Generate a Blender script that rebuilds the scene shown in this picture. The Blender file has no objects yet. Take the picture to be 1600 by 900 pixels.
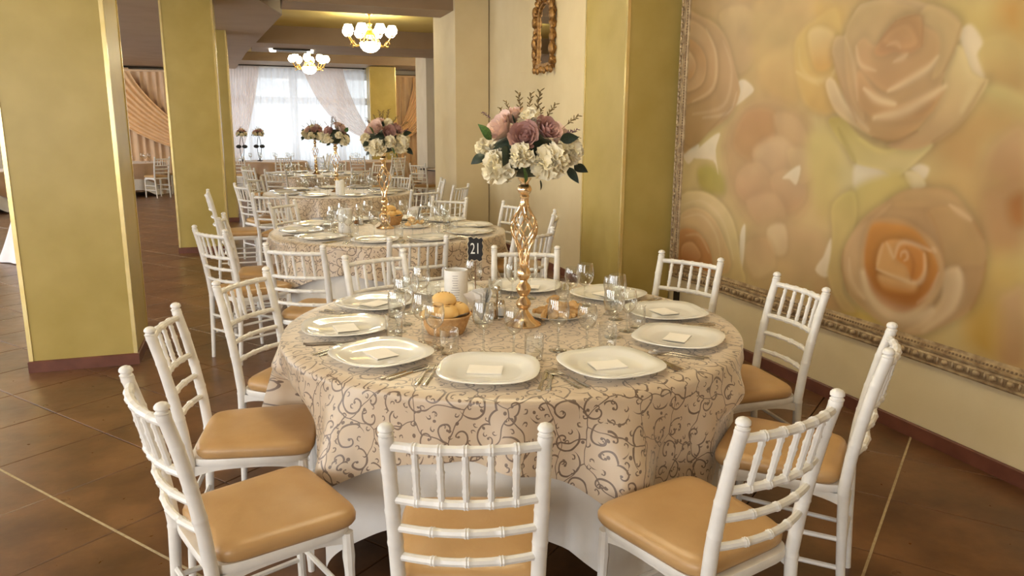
import bpy, bmesh, math, random
import numpy as np
from mathutils import Matrix, Vector

PI = math.pi
R = math.radians
random.seed(7)
rng = np.random.default_rng(7)
sc = bpy.context.scene
col = sc.collection

# ------------------------------------------------------------------ camera
CAM_H, PITCH, YAW, ROLL, FPX = 1.55, R(11.9), R(19.2), R(0.34), 1171.0
fwd = Vector((math.sin(YAW) * math.cos(PITCH), math.cos(YAW) * math.cos(PITCH), -math.sin(PITCH)))
rgt = Vector((math.cos(YAW), -math.sin(YAW), 0))
upv = rgt.cross(fwd)
r2 = rgt * math.cos(ROLL) + upv * math.sin(ROLL)
u2 = upv * math.cos(ROLL) - rgt * math.sin(ROLL)
cd = bpy.data.cameras.new('camera')
cam = bpy.data.objects.new('camera', cd)
col.objects.link(cam)
m3 = Matrix((r2, u2, -fwd)).transposed()
cam.matrix_world = Matrix.Translation((0, 0, CAM_H)) @ m3.to_4x4()
cd.sensor_width = 36.0
cd.lens = FPX / 1600 * 36.0
cd.clip_start, cd.clip_end = 0.05, 200
sc.camera = cam

# ------------------------------------------------------------------ world, view, big lights
w = bpy.data.worlds.new('world')
sc.world = w
w.use_nodes = True
wb = w.node_tree.nodes['Background']
wb.inputs['Color'].default_value = (0.86, 0.93, 1.0, 1)
wb.inputs['Strength'].default_value = 1.8
sc.view_settings.view_transform = 'Standard'
sc.view_settings.look = 'None'
sc.view_settings.gamma = 1.0
sc.view_settings.exposure = 0.0
sc.view_settings.use_curve_mapping = False
sc.cycles.use_denoising = True
sc.cycles.transparent_max_bounces = 32
sc.cycles.max_bounces = 10
sc.cycles.sample_clamp_indirect = 6.0

ROOM_X0, ROOM_Y0, FAR_Y, WALL_X, WIDE_X = -7.6, -4.0, 22.5, 3.18, 5.6
CEIL, BEAM = 3.42, 3.10
WINDOW_Y = [-1.8, 2.2, 6.2, 10.2, 14.2, 18.2]       # windows of the long left wall
PRINT_GAIN = 1.45
DAY = (0.90, 0.95, 1.0)
WARM = (1.0, 0.91, 0.64)
LEFT_WIN_W, BACK_WIN_W, FAR_WIN_W, CHAND_L = 120.0, 105.0, 120.0, 21.0


def area_light(name, loc, rot, sx, sy, power, color):
    ld = bpy.data.lights.new(name, 'AREA')
    ld.shape = 'RECTANGLE'
    ld.size, ld.size_y = sx, sy
    ld.energy = power
    ld.color = color
    o = bpy.data.objects.new(name, ld)
    col.objects.link(o)
    o.location = loc
    o.rotation_euler = rot
    return o


for wy in WINDOW_Y:
    area_light('daylight_left', (ROOM_X0 + 0.06, wy, 1.65), (0, R(-90), 0), 1.9, 1.8, LEFT_WIN_W, DAY)
for wx in (-5.8, -3.2):
    area_light('daylight_back', (wx, ROOM_Y0 + 0.06, 1.65), (R(90), 0, 0), 1.8, 1.9, BACK_WIN_W, DAY)
area_light('daylight_far', (1.4, FAR_Y + 0.5, 1.9), (R(-90), 0, 0), 5.0, 3.2, FAR_WIN_W, DAY)


# ------------------------------------------------------------------ materials
def new_mat(name):
    m = bpy.data.materials.new(name)
    m.use_nodes = True
    nt = m.node_tree
    return m, nt, nt.nodes, nt.links, nt.nodes['Principled BSDF']


def S(c):
    """sRGB 0-255 to linear rgba"""
    o = []
    for v in c:
        v = v / 255.0
        o.append(v / 12.92 if v <= 0.04045 else ((v + 0.055) / 1.055) ** 2.4)
    return (o[0], o[1], o[2], 1.0)


def mat(name, c, rough=0.5, metal=0.0, c2=None, scale=8.0, bump=0.0, bscale=60.0, spec=0.5, sheen=0.0,
        detail=4.0, emit=None, estr=0.0, coat=0.0, lo=0.35, hi=0.65):
    m, nt, N, L, B = new_mat(name)
    B.inputs['Roughness'].default_value = rough
    B.inputs['Metallic'].default_value = metal
    B.inputs['Specular IOR Level'].default_value = spec
    B.inputs['Sheen Weight'].default_value = sheen
    B.inputs['Coat Weight'].default_value = coat
    tc = N.new('ShaderNodeTexCoord')
    nz = N.new('ShaderNodeTexNoise')
    nz.inputs['Scale'].default_value = scale
    nz.inputs['Detail'].default_value = detail
    L.new(tc.outputs['Object'], nz.inputs['Vector'])
    rp = N.new('ShaderNodeValToRGB')
    rp.color_ramp.elements[0].position = lo
    rp.color_ramp.elements[1].position = hi
    rp.color_ramp.elements[0].color = S(c)
    rp.color_ramp.elements[1].color = S(c2 or [min(255, v * 1.05) for v in c])
    L.new(nz.outputs['Fac'], rp.inputs['Fac'])
    L.new(rp.outputs['Color'], B.inputs['Base Color'])
    if bump > 0:
        n2 = N.new('ShaderNodeTexNoise')
        n2.inputs['Scale'].default_value = bscale
        n2.inputs['Detail'].default_value = 5
        L.new(tc.outputs['Object'], n2.inputs['Vector'])
        bp = N.new('ShaderNodeBump')
        bp.inputs['Strength'].default_value = bump
        bp.inputs['Distance'].default_value = 0.01
        L.new(n2.outputs['Fac'], bp.inputs['Height'])
        L.new(bp.outputs['Normal'], B.inputs['Normal'])
    if emit:
        B.inputs['Emission Color'].default_value = (*emit, 1)
        B.inputs['Emission Strength'].default_value = estr
    return m


def glass_mat(name, tint=(0.97, 0.98, 0.97), boost=1.0):
    m, nt, N, L, B = new_mat(name)
    N.remove(B)
    out = N['Material Output']
    tr = N.new('ShaderNodeBsdfTransparent')
    tr.inputs['Color'].default_value = (*tint, 1)
    gl = N.new('ShaderNodeBsdfGlossy')
    gl.inputs['Roughness'].default_value = 0.02
    fr = N.new('ShaderNodeLayerWeight')
    fr.inputs['Blend'].default_value = 0.5
    pw = N.new('ShaderNodeMath')
    pw.operation = 'POWER'
    pw.inputs[1].default_value = 1.7
    L.new(fr.outputs['Facing'], pw.inputs[0])
    mx = N.new('ShaderNodeMixShader')
    mm = N.new('ShaderNodeMath')
    mm.operation = 'MULTIPLY_ADD'
    mm.use_clamp = True
    mm.inputs[1].default_value = boost
    mm.inputs[2].default_value = 0.09
    L.new(pw.outputs[0], mm.inputs[0])
    L.new(mm.outputs[0], mx.inputs['Fac'])
    L.new(tr.outputs[0], mx.inputs[1])
    L.new(gl.outputs[0], mx.inputs[2])
    L.new(mx.outputs[0], out.inputs['Surface'])
    return m


def sheer_mat(name, c, trans, clear):
    m, nt, N, L, B = new_mat(name)
    N.remove(B)
    out = N['Material Output']
    df = N.new('ShaderNodeBsdfDiffuse')
    tl = N.new('ShaderNodeBsdfTranslucent')
    tp = N.new('ShaderNodeBsdfTransparent')
    nz = N.new('ShaderNodeTexNoise')
    nz.inputs['Scale'].default_value = 40
    rp = N.new('ShaderNodeValToRGB')
    rp.color_ramp.elements[0].color = S([v * 0.94 for v in c])
    rp.color_ramp.elements[1].color = S(c)
    L.new(nz.outputs['Fac'], rp.inputs['Fac'])
    L.new(rp.outputs['Color'], df.inputs['Color'])
    L.new(rp.outputs['Color'], tl.inputs['Color'])
    a = N.new('ShaderNodeMixShader')
    a.inputs['Fac'].default_value = trans
    L.new(df.outputs[0], a.inputs[1])
    L.new(tl.outputs[0], a.inputs[2])
    b = N.new('ShaderNodeMixShader')
    b.inputs['Fac'].default_value = clear
    L.new(a.outputs[0], b.inputs[1])
    L.new(tp.outputs[0], b.inputs[2])
    L.new(b.outputs[0], out.inputs['Surface'])
    return m


def scroll_cloth(name, base, base2, dark):
    """satin cloth with curling vine print, drawn in cloth metres (UV)"""
    m, nt, N, L, B = new_mat(name)

    def math_(op, a, b=None, clamp=False):
        n = N.new('ShaderNodeMath')
        n.operation = op
        n.use_clamp = clamp
        for i, v in enumerate((a, b)):
            if v is None:
                continue
            if isinstance(v, (int, float)):
                n.inputs[i].default_value = v
            else:
                L.new(v, n.inputs[i])
        return n.outputs[0]

    uv = N.new('ShaderNodeUVMap')
    uv.uv_map = 'cloth'
    nz = N.new('ShaderNodeTexNoise')
    nz.inputs['Scale'].default_value = 9
    nz.inputs['Detail'].default_value = 2
    L.new(uv.outputs[0], nz.inputs['Vector'])
    va = N.new('ShaderNodeVectorMath')
    va.operation = 'MULTIPLY_ADD'
    va.inputs[1].default_value = (0.03, 0.03, 0)
    L.new(nz.outputs['Color'], va.inputs[0])
    L.new(uv.outputs[0], va.inputs[2])

    def spiral(scale, freq, wid, rmax):
        vs = N.new('ShaderNodeVectorMath')
        vs.operation = 'SCALE'
        vs.inputs['Scale'].default_value = scale
        L.new(va.outputs[0], vs.inputs[0])
        vo = N.new('ShaderNodeTexVoronoi')
        vo.voronoi_dimensions = '2D'
        vo.inputs['Scale'].default_value = 1.0
        vo.inputs['Randomness'].default_value = 0.72
        L.new(vs.outputs[0], vo.inputs['Vector'])
        sub = N.new('ShaderNodeVectorMath')
        sub.operation = 'SUBTRACT'
        L.new(vs.outputs[0], sub.inputs[0])
        L.new(vo.outputs['Position'], sub.inputs[1])
        sp = N.new('ShaderNodeSeparateXYZ')
        L.new(sub.outputs[0], sp.inputs[0])
        cs = N.new('ShaderNodeSeparateColor')
        L.new(vo.outputs['Color'], cs.inputs[0])
        ang = math_('DIVIDE', math_('ARCTAN2', sp.outputs[1], sp.outputs[0]), 2 * PI)
        sign = math_('SUBTRACT', math_('MULTIPLY', math_('GREATER_THAN', cs.outputs[0], 0.5), 2.0), 1.0)
        f = math_('ADD', math_('MULTIPLY', ang, sign), math_('MULTIPLY', vo.outputs['Distance'], freq))
        f = math_('FRACT', math_('ADD', f, cs.outputs[1]))
        ln = math_('LESS_THAN', math_('ABSOLUTE', math_('SUBTRACT', f, 0.5)), wid)
        ln = math_('MULTIPLY', ln, math_('LESS_THAN', vo.outputs['Distance'], rmax))
        dot = math_('LESS_THAN', vo.outputs['Distance'], 0.05)
        return math_('MAXIMUM', ln, dot)

    p1 = spiral(11.5, 1.75, 0.062, 0.62)
    p2 = spiral(21.0, 1.2, 0.07, 0.30)
    # connecting stems
    ve = N.new('ShaderNodeTexVoronoi')
    ve.voronoi_dimensions = '2D'
    ve.feature = 'DISTANCE_TO_EDGE'
    ve.inputs['Scale'].default_value = 7.0
    v3 = N.new('ShaderNodeVectorMath')
    v3.operation = 'MULTIPLY_ADD'
    v3.inputs[1].default_value = (0.12, 0.12, 0)
    n3 = N.new('ShaderNodeTexNoise')
    n3.inputs['Scale'].default_value = 6
    L.new(uv.outputs[0], n3.inputs['Vector'])
    L.new(n3.outputs['Color'], v3.inputs[0])
    L.new(uv.outputs[0], v3.inputs[2])
    L.new(v3.outputs[0], ve.inputs['Vector'])
    p3 = math_('LESS_THAN', ve.outputs['Distance'], 0.013)
    # little leaves
    vl = N.new('ShaderNodeTexVoronoi')
    vl.voronoi_dimensions = '2D'
    vl.inputs['Scale'].default_value = 30.0
    L.new(va.outputs[0], vl.inputs['Vector'])
    cl = N.new('ShaderNodeSeparateColor')
    L.new(vl.outputs['Color'], cl.inputs[0])
    p4 = math_('MULTIPLY', math_('LESS_THAN', vl.outputs['Distance'], 0.17), math_('GREATER_THAN', cl.outputs[2], 0.78))
    pat = math_('MAXIMUM', math_('MAXIMUM', p1, p2), math_('MAXIMUM', p3, p4))
    bn = N.new('ShaderNodeTexNoise')
    bn.inputs['Scale'].default_value = 3
    L.new(uv.outputs[0], bn.inputs['Vector'])
    rp = N.new('ShaderNodeValToRGB')
    rp.color_ramp.elements[0].position, rp.color_ramp.elements[1].position = 0.35, 0.65
    rp.color_ramp.elements[0].color, rp.color_ramp.elements[1].color = S(base), S(base2)
    L.new(bn.outputs['Fac'], rp.inputs['Fac'])
    mx = N.new('ShaderNodeMix')
    mx.data_type = 'RGBA'
    L.new(math_('MULTIPLY', pat, 0.82), mx.inputs['Factor'])
    L.new(rp.outputs['Color'], mx.inputs['A'])
    mx.inputs['B'].default_value = S(dark)
    L.new(mx.outputs['Result'], B.inputs['Base Color'])
    B.inputs['Roughness'].default_value = 0.40
    B.inputs['Specular IOR Level'].default_value = 0.8
    B.inputs['Sheen Weight'].default_value = 0.9
    B.inputs['Sheen Roughness'].default_value = 0.35
    B.inputs['Sheen Tint'].default_value = (1.0, 0.93, 0.80, 1)
    bp = N.new('ShaderNodeBump')
    bp.inputs['Strength'].default_value = 0.12
    bp.inputs['Distance'].default_value = 0.01
    L.new(bn.outputs['Fac'], bp.inputs['Height'])
    L.new(bp.outputs['Normal'], B.inputs['Normal'])
    return m


def attr_mat(name, attr, rough):
    m, nt, N, L, B = new_mat(name)
    a = N.new('ShaderNodeAttribute')
    a.attribute_name = attr
    nz = N.new('ShaderNodeTexNoise')
    nz.inputs['Scale'].default_value = 5
    mx = N.new('ShaderNodeMix')
    mx.data_type = 'RGBA'
    mx.blend_type = 'MULTIPLY'
    mx.inputs['Factor'].default_value = 0.10
    L.new(a.outputs['Color'], mx.inputs['A'])
    L.new(nz.outputs['Color'], mx.inputs['B'])
    L.new(mx.outputs['Result'], B.inputs['Base Color'])
    B.inputs['Roughness'].default_value = rough
    B.inputs['Specular IOR Level'].default_value = 0.25
    return m


M = {}
M['chair'] = mat('white_chair_paint', (228, 225, 220), 0.30, c2=(236, 233, 228), scale=20, spec=0.5)
M['cushion'] = mat('gold_vinyl', (182, 144, 96), 0.36, c2=(192, 154, 106), scale=6, bump=0.05, bscale=90, spec=0.5)
M['overlay'] = scroll_cloth('scroll_satin', (202, 181, 156), (211, 192, 168), (80, 54, 44))
M['white_cloth'] = mat('white_cloth', (216, 212, 208), 0.8, c2=(236, 232, 226), scale=4, bump=0.05, bscale=200)
M['taupe_cloth'] = mat('taupe_cloth', (158, 128, 102), 0.55, c2=(176, 146, 118), scale=3, sheen=0.3)
M['wood'] = mat('table_wood', (120, 85, 55), 0.6, c2=(140, 100, 68))
M['porcelain'] = mat('white_porcelain', (242, 241, 238), 0.08, c2=(246, 245, 242), spec=0.6, coat=0.3)
M['paper'] = mat('paper_napkin', (252, 247, 240), 0.9, c2=(254, 250, 245), bump=0.06, bscale=150)
M['whitepaper'] = mat('white_paper', (242, 240, 236), 0.85, c2=(248, 246, 244), scale=30)
M['steel'] = mat('steel', (200, 195, 185), 0.18, 1.0, c2=(215, 210, 200))
M['glass'] = glass_mat('thin_glass', boost=0.95, tint=(0.96, 0.97, 0.96))
M['pane'] = glass_mat('window_glass', boost=0.4)
M['gold'] = mat('rose_gold', (240, 210, 168), 0.17, 1.0, c2=(245, 218, 180))
M['rose'] = mat('mauve_petal', (180, 138, 132), 0.7, c2=(198, 158, 150), scale=30)
M['pink'] = mat('pale_pink_petal', (222, 190, 176), 0.7, c2=(234, 206, 192), scale=30)
M['cream'] = mat('cream_petal', (240, 228, 196), 0.75, c2=(248, 240, 216), scale=30)
M['leaf'] = mat('green_leaf', (44, 78, 36), 0.5, c2=(76, 116, 50), scale=14)
M['darkleaf'] = mat('dark_leaf', (28, 40, 30), 0.55, c2=(40, 56, 40), scale=14)
M['sprig'] = mat('dry_sprig', (104, 84, 50), 0.8, c2=(138, 116, 76), scale=40)
M['purple'] = mat('purple_filler', (98, 68, 82), 0.8, c2=(120, 90, 100), scale=40)
M['bread'] = mat('bread_crust', (224, 178, 104), 0.6, c2=(234, 200, 138), scale=12)
M['breadcut'] = mat('bread_slit', (128, 84, 34), 0.8, c2=(150, 104, 50))
M['basket'] = mat('basket_straw', (196, 152, 100), 0.8, c2=(214, 172, 120), scale=60, bump=0.3, bscale=120)
M['pastry'] = mat('pastry_crust', (224, 178, 112), 0.7, c2=(238, 202, 148), scale=50, bump=0.2, bscale=120)
M['black'] = mat('blackboard', (28, 26, 28), 0.7, c2=(36, 34, 36))
M['ivory'] = mat('ivory_edge', (206, 190, 160), 0.6)
M['pillar'] = mat('gold_plaster', (172, 152, 84), 0.34, c2=(182, 162, 96), scale=3, bump=0.05, bscale=12, spec=0.35)
M['trim'] = mat('pale_gold_trim', (226, 204, 136), 0.22, 0.6, c2=(236, 216, 156))
M['cream_wall'] = mat('cream_plaster', (212, 194, 154), 0.75, c2=(218, 201, 163), scale=2.5, bump=0.10, bscale=30)
M['grey_wall'] = mat('pale_plaster', (206, 196, 178), 0.7, c2=(214, 204, 188), scale=2.5, bump=0.08, bscale=30)
M['base'] = mat('red_brown_wood', (96, 54, 40), 0.45, c2=(112, 66, 50), scale=10)
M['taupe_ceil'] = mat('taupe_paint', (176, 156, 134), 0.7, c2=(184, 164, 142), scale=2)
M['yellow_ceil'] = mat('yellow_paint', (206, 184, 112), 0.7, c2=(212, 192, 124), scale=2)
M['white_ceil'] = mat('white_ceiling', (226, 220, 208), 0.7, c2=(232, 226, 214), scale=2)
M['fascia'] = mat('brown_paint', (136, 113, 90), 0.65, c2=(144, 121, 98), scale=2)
M['grout'] = mat('dark_grout', (62, 40, 24), 0.9)
M['joint'] = mat('pale_joint', (168, 148, 112), 0.7, c2=(186, 168, 134), scale=40)
M['antique'] = mat('antique_frame', (186, 162, 124), 0.42, 0.15, c2=(140, 114, 82), scale=22, bump=0.25, bscale=70)
M['antique_dark'] = mat('antique_groove', (128, 104, 76), 0.6, 0.1, c2=(146, 122, 92), scale=22)
M['giltwood'] = mat('gilt_wood', (176, 134, 78), 0.35, 0.6, c2=(118, 82, 42), scale=30, bump=0.3, bscale=60)
M['mirror'] = mat('mirror_silver', (225, 225, 220), 0.03, 1.0)
M['frame_white'] = mat('window_paint', (226, 228, 232), 0.5)
M['sheer'] = sheer_mat('white_sheer', (246, 246, 250), 0.62, 0.22)
M['sheer_pink'] = sheer_mat('blush_sheer', (240, 222, 212), 0.60, 0.30)
M['peach'] = mat('peach_drape', (216, 184, 152), 0.75, c2=(226, 194, 162), scale=4, sheen=0.2)
M['peach_swag'] = mat('peach_swag', (226, 186, 142), 0.7, c2=(234, 196, 154), scale=4, sheen=0.3)
M['rod'] = mat('dark_iron', (46, 38, 32), 0.5, 0.3)
M['shade'] = mat('lit_glass_shade', (255, 244, 226), 0.4, emit=WARM, estr=CHAND_L)
M['brass'] = mat('brass', (206, 168, 92), 0.25, 0.9, c2=(218, 182, 110))
M['lamp'] = mat('lit_lamp', (255, 250, 240), 0.4, emit=(1.0, 0.95, 0.85), estr=4.0)
M['print_ink'] = mat('chalk_white', (232, 232, 228), 0.8)
M['grey_ink'] = mat('grey_print', (168, 164, 170), 0.85)
M['gown'] = mat('white_tulle', (232, 230, 236), 0.85, c2=(240, 238, 244), scale=6, sheen=0.3)


def tile_mat():
    m, nt, N, L, B = new_mat('brown_stone_tile')
    tc = N.new('ShaderNodeTexCoord')
    ge = N.new('ShaderNodeNewGeometry')
    n1 = N.new('ShaderNodeTexNoise')
    n1.inputs['Scale'].default_value = 2.6
    n1.inputs['Detail'].default_value = 8
    n1.inputs['Roughness'].default_value = 0.62
    L.new(ge.outputs['Position'], n1.inputs['Vector'])
    rp = N.new('ShaderNodeValToRGB')
    e = rp.color_ramp.elements
    e[0].position, e[1].position = 0.34, 0.68
    e[0].color, e[1].color = S((84, 54, 32)), S((126, 88, 56))
    k = e.new(0.5)
    k.color = S((104, 70, 43))
    L.new(n1.outputs['Fac'], rp.inputs['Fac'])
    L.new(rp.outputs['Color'], B.inputs['Base Color'])
    n2 = N.new('ShaderNodeTexNoise')
    n2.inputs['Scale'].default_value = 14
    n2.inputs['Detail'].default_value = 6
    L.new(ge.outputs['Position'], n2.inputs['Vector'])
    mr = N.new('ShaderNodeMapRange')
    mr.inputs['To Min'].default_value, mr.inputs['To Max'].default_value = 0.22, 0.40
    L.new(n2.outputs['Fac'], mr.inputs['Value'])
    L.new(mr.outputs[0], B.inputs['Roughness'])
    bp = N.new('ShaderNodeBump')
    bp.inputs['Strength'].default_value = 0.10
    bp.inputs['Distance'].default_value = 0.01
    L.new(n2.outputs['Fac'], bp.inputs['Height'])
    L.new(bp.outputs['Normal'], B.inputs['Normal'])
    return m


M['tile'] = tile_mat()
M['mural'] = attr_mat('rose_print', 'print', 0.45)


# ------------------------------------------------------------------ mesh builder
class MB:
    def __init__(s):
        s.v, s.f, s.uv = [], [], []

    def add(s, vs, fs):
        b = len(s.v)
        s.v.extend([tuple(map(float, p)) for p in vs])
        s.f.extend([tuple(i + b for i in f) for f in fs])
        return s

    def box(s, x0, x1, y0, y1, z0, z1):
        return s.add([(x0, y0, z0), (x1, y0, z0), (x1, y1, z0), (x0, y1, z0), (x0, y0, z1), (x1, y0, z1), (x1, y1, z1), (x0, y1, z1)],
                     [(0, 3, 2, 1), (4, 5, 6, 7), (0, 1, 5, 4), (1, 2, 6, 5), (2, 3, 7, 6), (3, 0, 4, 7)])

    def bevbox(s, x0, x1, y0, y1, z0, z1, b):
        """box with chamfered top edges"""
        return s.add([(x0, y0, z0), (x1, y0, z0), (x1, y1, z0), (x0, y1, z0),
                      (x0, y0, z1 - b), (x1, y0, z1 - b), (x1, y1, z1 - b), (x0, y1, z1 - b),
                      (x0 + b, y0 + b, z1), (x1 - b, y0 + b, z1), (x1 - b, y1 - b, z1), (x0 + b, y1 - b, z1)],
                     [(0, 3, 2, 1), (8, 9, 10, 11)] + [(i, (i + 1) % 4, 4 + (i + 1) % 4, 4 + i) for i in range(4)]
                     + [(4 + i, 4 + (i + 1) % 4, 8 + (i + 1) % 4, 8 + i) for i in range(4)])

    def grid(s, P, cu=False, cv=False):
        P = np.asarray(P, float)
        a, b = P.shape[:2]
        fs = []
        for i in range(a if cu else a - 1):
            for j in range(b if cv else b - 1):
                i2, j2 = (i + 1) % a, (j + 1) % b
                fs.append((i * b + j, i2 * b + j, i2 * b + j2, i * b + j2))
        return s.add(P.reshape(-1, 3), fs)

    def tube(s, pts, rad, n=8, cap=True, closed=False):
        pts = [Vector(p) for p in pts]
        k = len(pts)
        if isinstance(rad, (int, float)):
            rad = [rad] * k
        rings = []
        prev = None
        for i in range(k):
            if closed:
                t = (pts[(i + 1) % k] - pts[i - 1])
            else:
                t = pts[min(i + 1, k - 1)] - pts[max(i - 1, 0)]
            t.normalize()
            if prev is None:
                a = Vector((0, 0, 1)) if abs(t.z) < 0.9 else Vector((1, 0, 0))
                nrm = (a - t * a.dot(t)).normalized()
            else:
                nrm = (prev - t * prev.dot(t)).normalized()
            prev = nrm
            bn = t.cross(nrm)
            rings.append([pts[i] + (nrm * math.cos(q) + bn * math.sin(q)) * rad[i] for q in [2 * PI * j / n for j in range(n)]])
        b = len(s.v)
        s.grid([[tuple(p) for p in rg] for rg in rings], cu=closed, cv=True)
        if cap and not closed:
            s.f.append(tuple(b + j for j in range(n)))
            s.f.append(tuple(b + (k - 1) * n + j for j in reversed(range(n))))
        return s

    def lathe(s, prof, n=24, c=(0, 0, 0), sx=1.0, sy=1.0):
        P = [[(c[0] + r * sx * math.cos(2 * PI * j / n), c[1] + r * sy * math.sin(2 * PI * j / n), c[2] + z) for j in range(n)] for r, z in prof]
        b = len(s.v)
        s.grid(P, cv=True)
        if prof[0][0] > 1e-6 and False:
            s.f.append(tuple(b + j for j in range(n)))
        return s

    def ball(s, c, r, n=10, m=7, sc_=(1, 1, 1)):
        return s.lathe_oval(c, r, n, m, sc_)

    def lathe_oval(s, c, r, n, m, q):
        P = []
        for i in range(m + 1):
            t = PI * i / m
            rr = max(1e-5, math.sin(t)) * r
            P.append([(c[0] + rr * q[0] * math.cos(2 * PI * j / n), c[1] + rr * q[1] * math.sin(2 * PI * j / n), c[2] - math.cos(t) * r * q[2]) for j in range(n)])
        return s.grid(P, cv=True)

    def prism(s, outline, z0, z1):
        n = len(outline)
        return s.add([(x, y, z0) for x, y in outline] + [(x, y, z1) for x, y in outline],
                     [tuple(reversed(range(n))), tuple(range(n, 2 * n))] + [(i, (i + 1) % n, n + (i + 1) % n, n + i) for i in range(n)])

    def xf(s, mtx):
        s.v = [tuple(mtx @ Vector(p)) for p in s.v]
        return s

    def mesh(s, name, m, smooth=True, ang=38, uv=None):
        me = bpy.data.meshes.new(name)
        me.from_pydata(s.v, [], s.f)
        if uv is not None:
            l = me.uv_layers.new(name='cloth')
            li = np.empty(len(me.loops), int)
            me.loops.foreach_get('vertex_index', li)
            l.data.foreach_set('uv', np.asarray(uv, np.float32)[li].ravel())
        me.materials.append(m)
        if smooth:
            me.polygons.foreach_set('use_smooth', [True] * len(me.polygons))
            if ang < 180:
                me.set_sharp_from_angle(angle=R(ang))
        me.update()
        return me

    def build(s, name, m, parent=None, smooth=True, ang=38, uv=None):
        return put(name, s.mesh(name, m, smooth, ang, uv), parent)


def put(name, me, parent=None, loc=None, rz=None):
    o = bpy.data.objects.new(name, me)
    col.objects.link(o)
    if parent:
        o.parent = parent
    if loc is not None:
        o.location = loc
    if rz is not None:
        o.rotation_euler = (0, 0, rz)
    return o


def tag(o, label, cat, group=None):
    o['label'] = label
    o['category'] = cat
    if group:
        o['group'] = group
    return o


def thing(name, label, cat, loc=(0, 0, 0), rz=0.0, group=None):
    o = put(name, None, None, loc, rz)
    o.empty_display_size = 0.1
    return tag(o, label, cat, group)


def struct(o):
    o['kind'] = 'structure'
    return o


def dup(root, loc, rz, label, group=None, scale=None):
    r = root.copy()
    col.objects.link(r)
    r.location = loc
    r.rotation_euler = (0, 0, rz)
    if scale:
        r.scale = (scale,) * 3
    r['label'] = label
    if group:
        r['group'] = group
    for ch in list(root.children):
        c = ch.copy()
        col.objects.link(c)
        c.parent = r
        for g in list(ch.children):
            d = g.copy()
            col.objects.link(d)
            d.parent = c
    return r


class Stock:
    """first use moves the prototype itself, later uses copy it"""
    def __init__(s, make):
        s.make, s.proto = make, None

    def place(s, loc, rz, label, group=None, scale=None):
        if s.proto is None:
            s.proto = s.make()
            p = s.proto
            p.location, p.rotation_euler = loc, (0, 0, rz)
            if scale:
                p.scale = (scale,) * 3
            p['label'] = label
            if group:
                p['group'] = group
            return p
        o = dup(s.proto, loc, rz, label, group, scale)
        if not scale:
            o.scale = (1, 1, 1)
        return o


# ================================================================== SETTING
# ---- floor: base slab + separate tiles laid on the skew
TA, TS, U0, V0 = R(37.5), 0.50, 1.39, 2.77
ca, sa = math.cos(TA), math.sin(TA)
floor = struct(MB().box(ROOM_X0, WIDE_X, ROOM_Y0, FAR_Y, -0.12, -0.012).build('floor', M['grout'], smooth=False))


def project(p):
    v = Vector(p) - Vector((0, 0, CAM_H))
    z = v.dot(fwd)
    if z < 0.2:
        return None
    return 800 + FPX * v.dot(r2) / z, 450 - FPX * v.dot(u2) / z, z


tiles = []
for i in range(-80, 80):
    for j in range(-80, 80):
        u, v = U0 + TS * (i + 0.5), V0 + TS * (j + 0.5)
        x, y = u * ca - v * sa, u * sa + v * ca
        if ROOM_X0 - 0.2 < x < WIDE_X + 0.15 and ROOM_Y0 - 0.2 < y < FAR_Y + 0.2 and not (x > WALL_X + 0.30 and y < 11):
            pr = project((x, y, 0))
            vis = pr is not None and -60 < pr[0] < 1660 and -50 < pr[1] < 1010
            tiles.append((0 if vis else 1, math.hypot(x, y), x, y))
tiles.sort()
hb = TS / 2 - 0.0025
tile_me = MB().bevbox(-hb, hb, -hb, hb, -0.012, 0.0, 0.0025).mesh('tile', M['tile'], smooth=False)
rest = MB()
for k, (_, d, x, y) in enumerate(tiles):
    if k < 290:
        put('tile', tile_me, floor, (x, y, 0), TA)
    else:
        b = MB().bevbox(-hb, hb, -hb, hb, -0.012, 0.0, 0.0025).xf(Matrix.Translation((x, y, 0)) @ Matrix.Rotation(TA, 4, 'Z'))
        rest.add(b.v, b.f)
o = rest.build('tile_field', M['tile'], floor, smooth=False)
o['kind'] = 'stuff'
# pale expansion joints
for (u_, v_, du, dv) in ((U0, 3.0, 0.005, 2.6), (3.4, V0 - 5 * TS, 1.6, 0.005)):
    js = MB().box(u_ - du, u_ + du, v_ - dv, v_ + dv, -0.01, 0.0012)
    js.xf(Matrix.Rotation(TA, 4, 'Z')).build('joint_strip', M['joint'], floor, smooth=False)

# ---- walls
def slab(name, m, *a):
    return struct(MB().box(*a).build(name, m, smooth=False))


TOPZ = 3.9
slab('wall_right', M['cream_wall'], WALL_X, WALL_X + 0.2, ROOM_Y0, 11.3, 0, TOPZ)
slab('wall_right_return', M['grey_wall'], WALL_X + 0.2, WIDE_X, 11.1, 11.3, 0, TOPZ)
slab('wall_right_far', M['cream_wall'], WIDE_X, WIDE_X + 0.2, 11.1, FAR_Y, 0, TOPZ)
slab('wall_back', M['cream_wall'], ROOM_X0, WALL_X, ROOM_Y0 - 0.2, ROOM_Y0, 0, TOPZ)
slab('wall_left', M['cream_wall'], ROOM_X0 - 0.2, ROOM_X0, ROOM_Y0, FAR_Y, 0, TOPZ)
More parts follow.
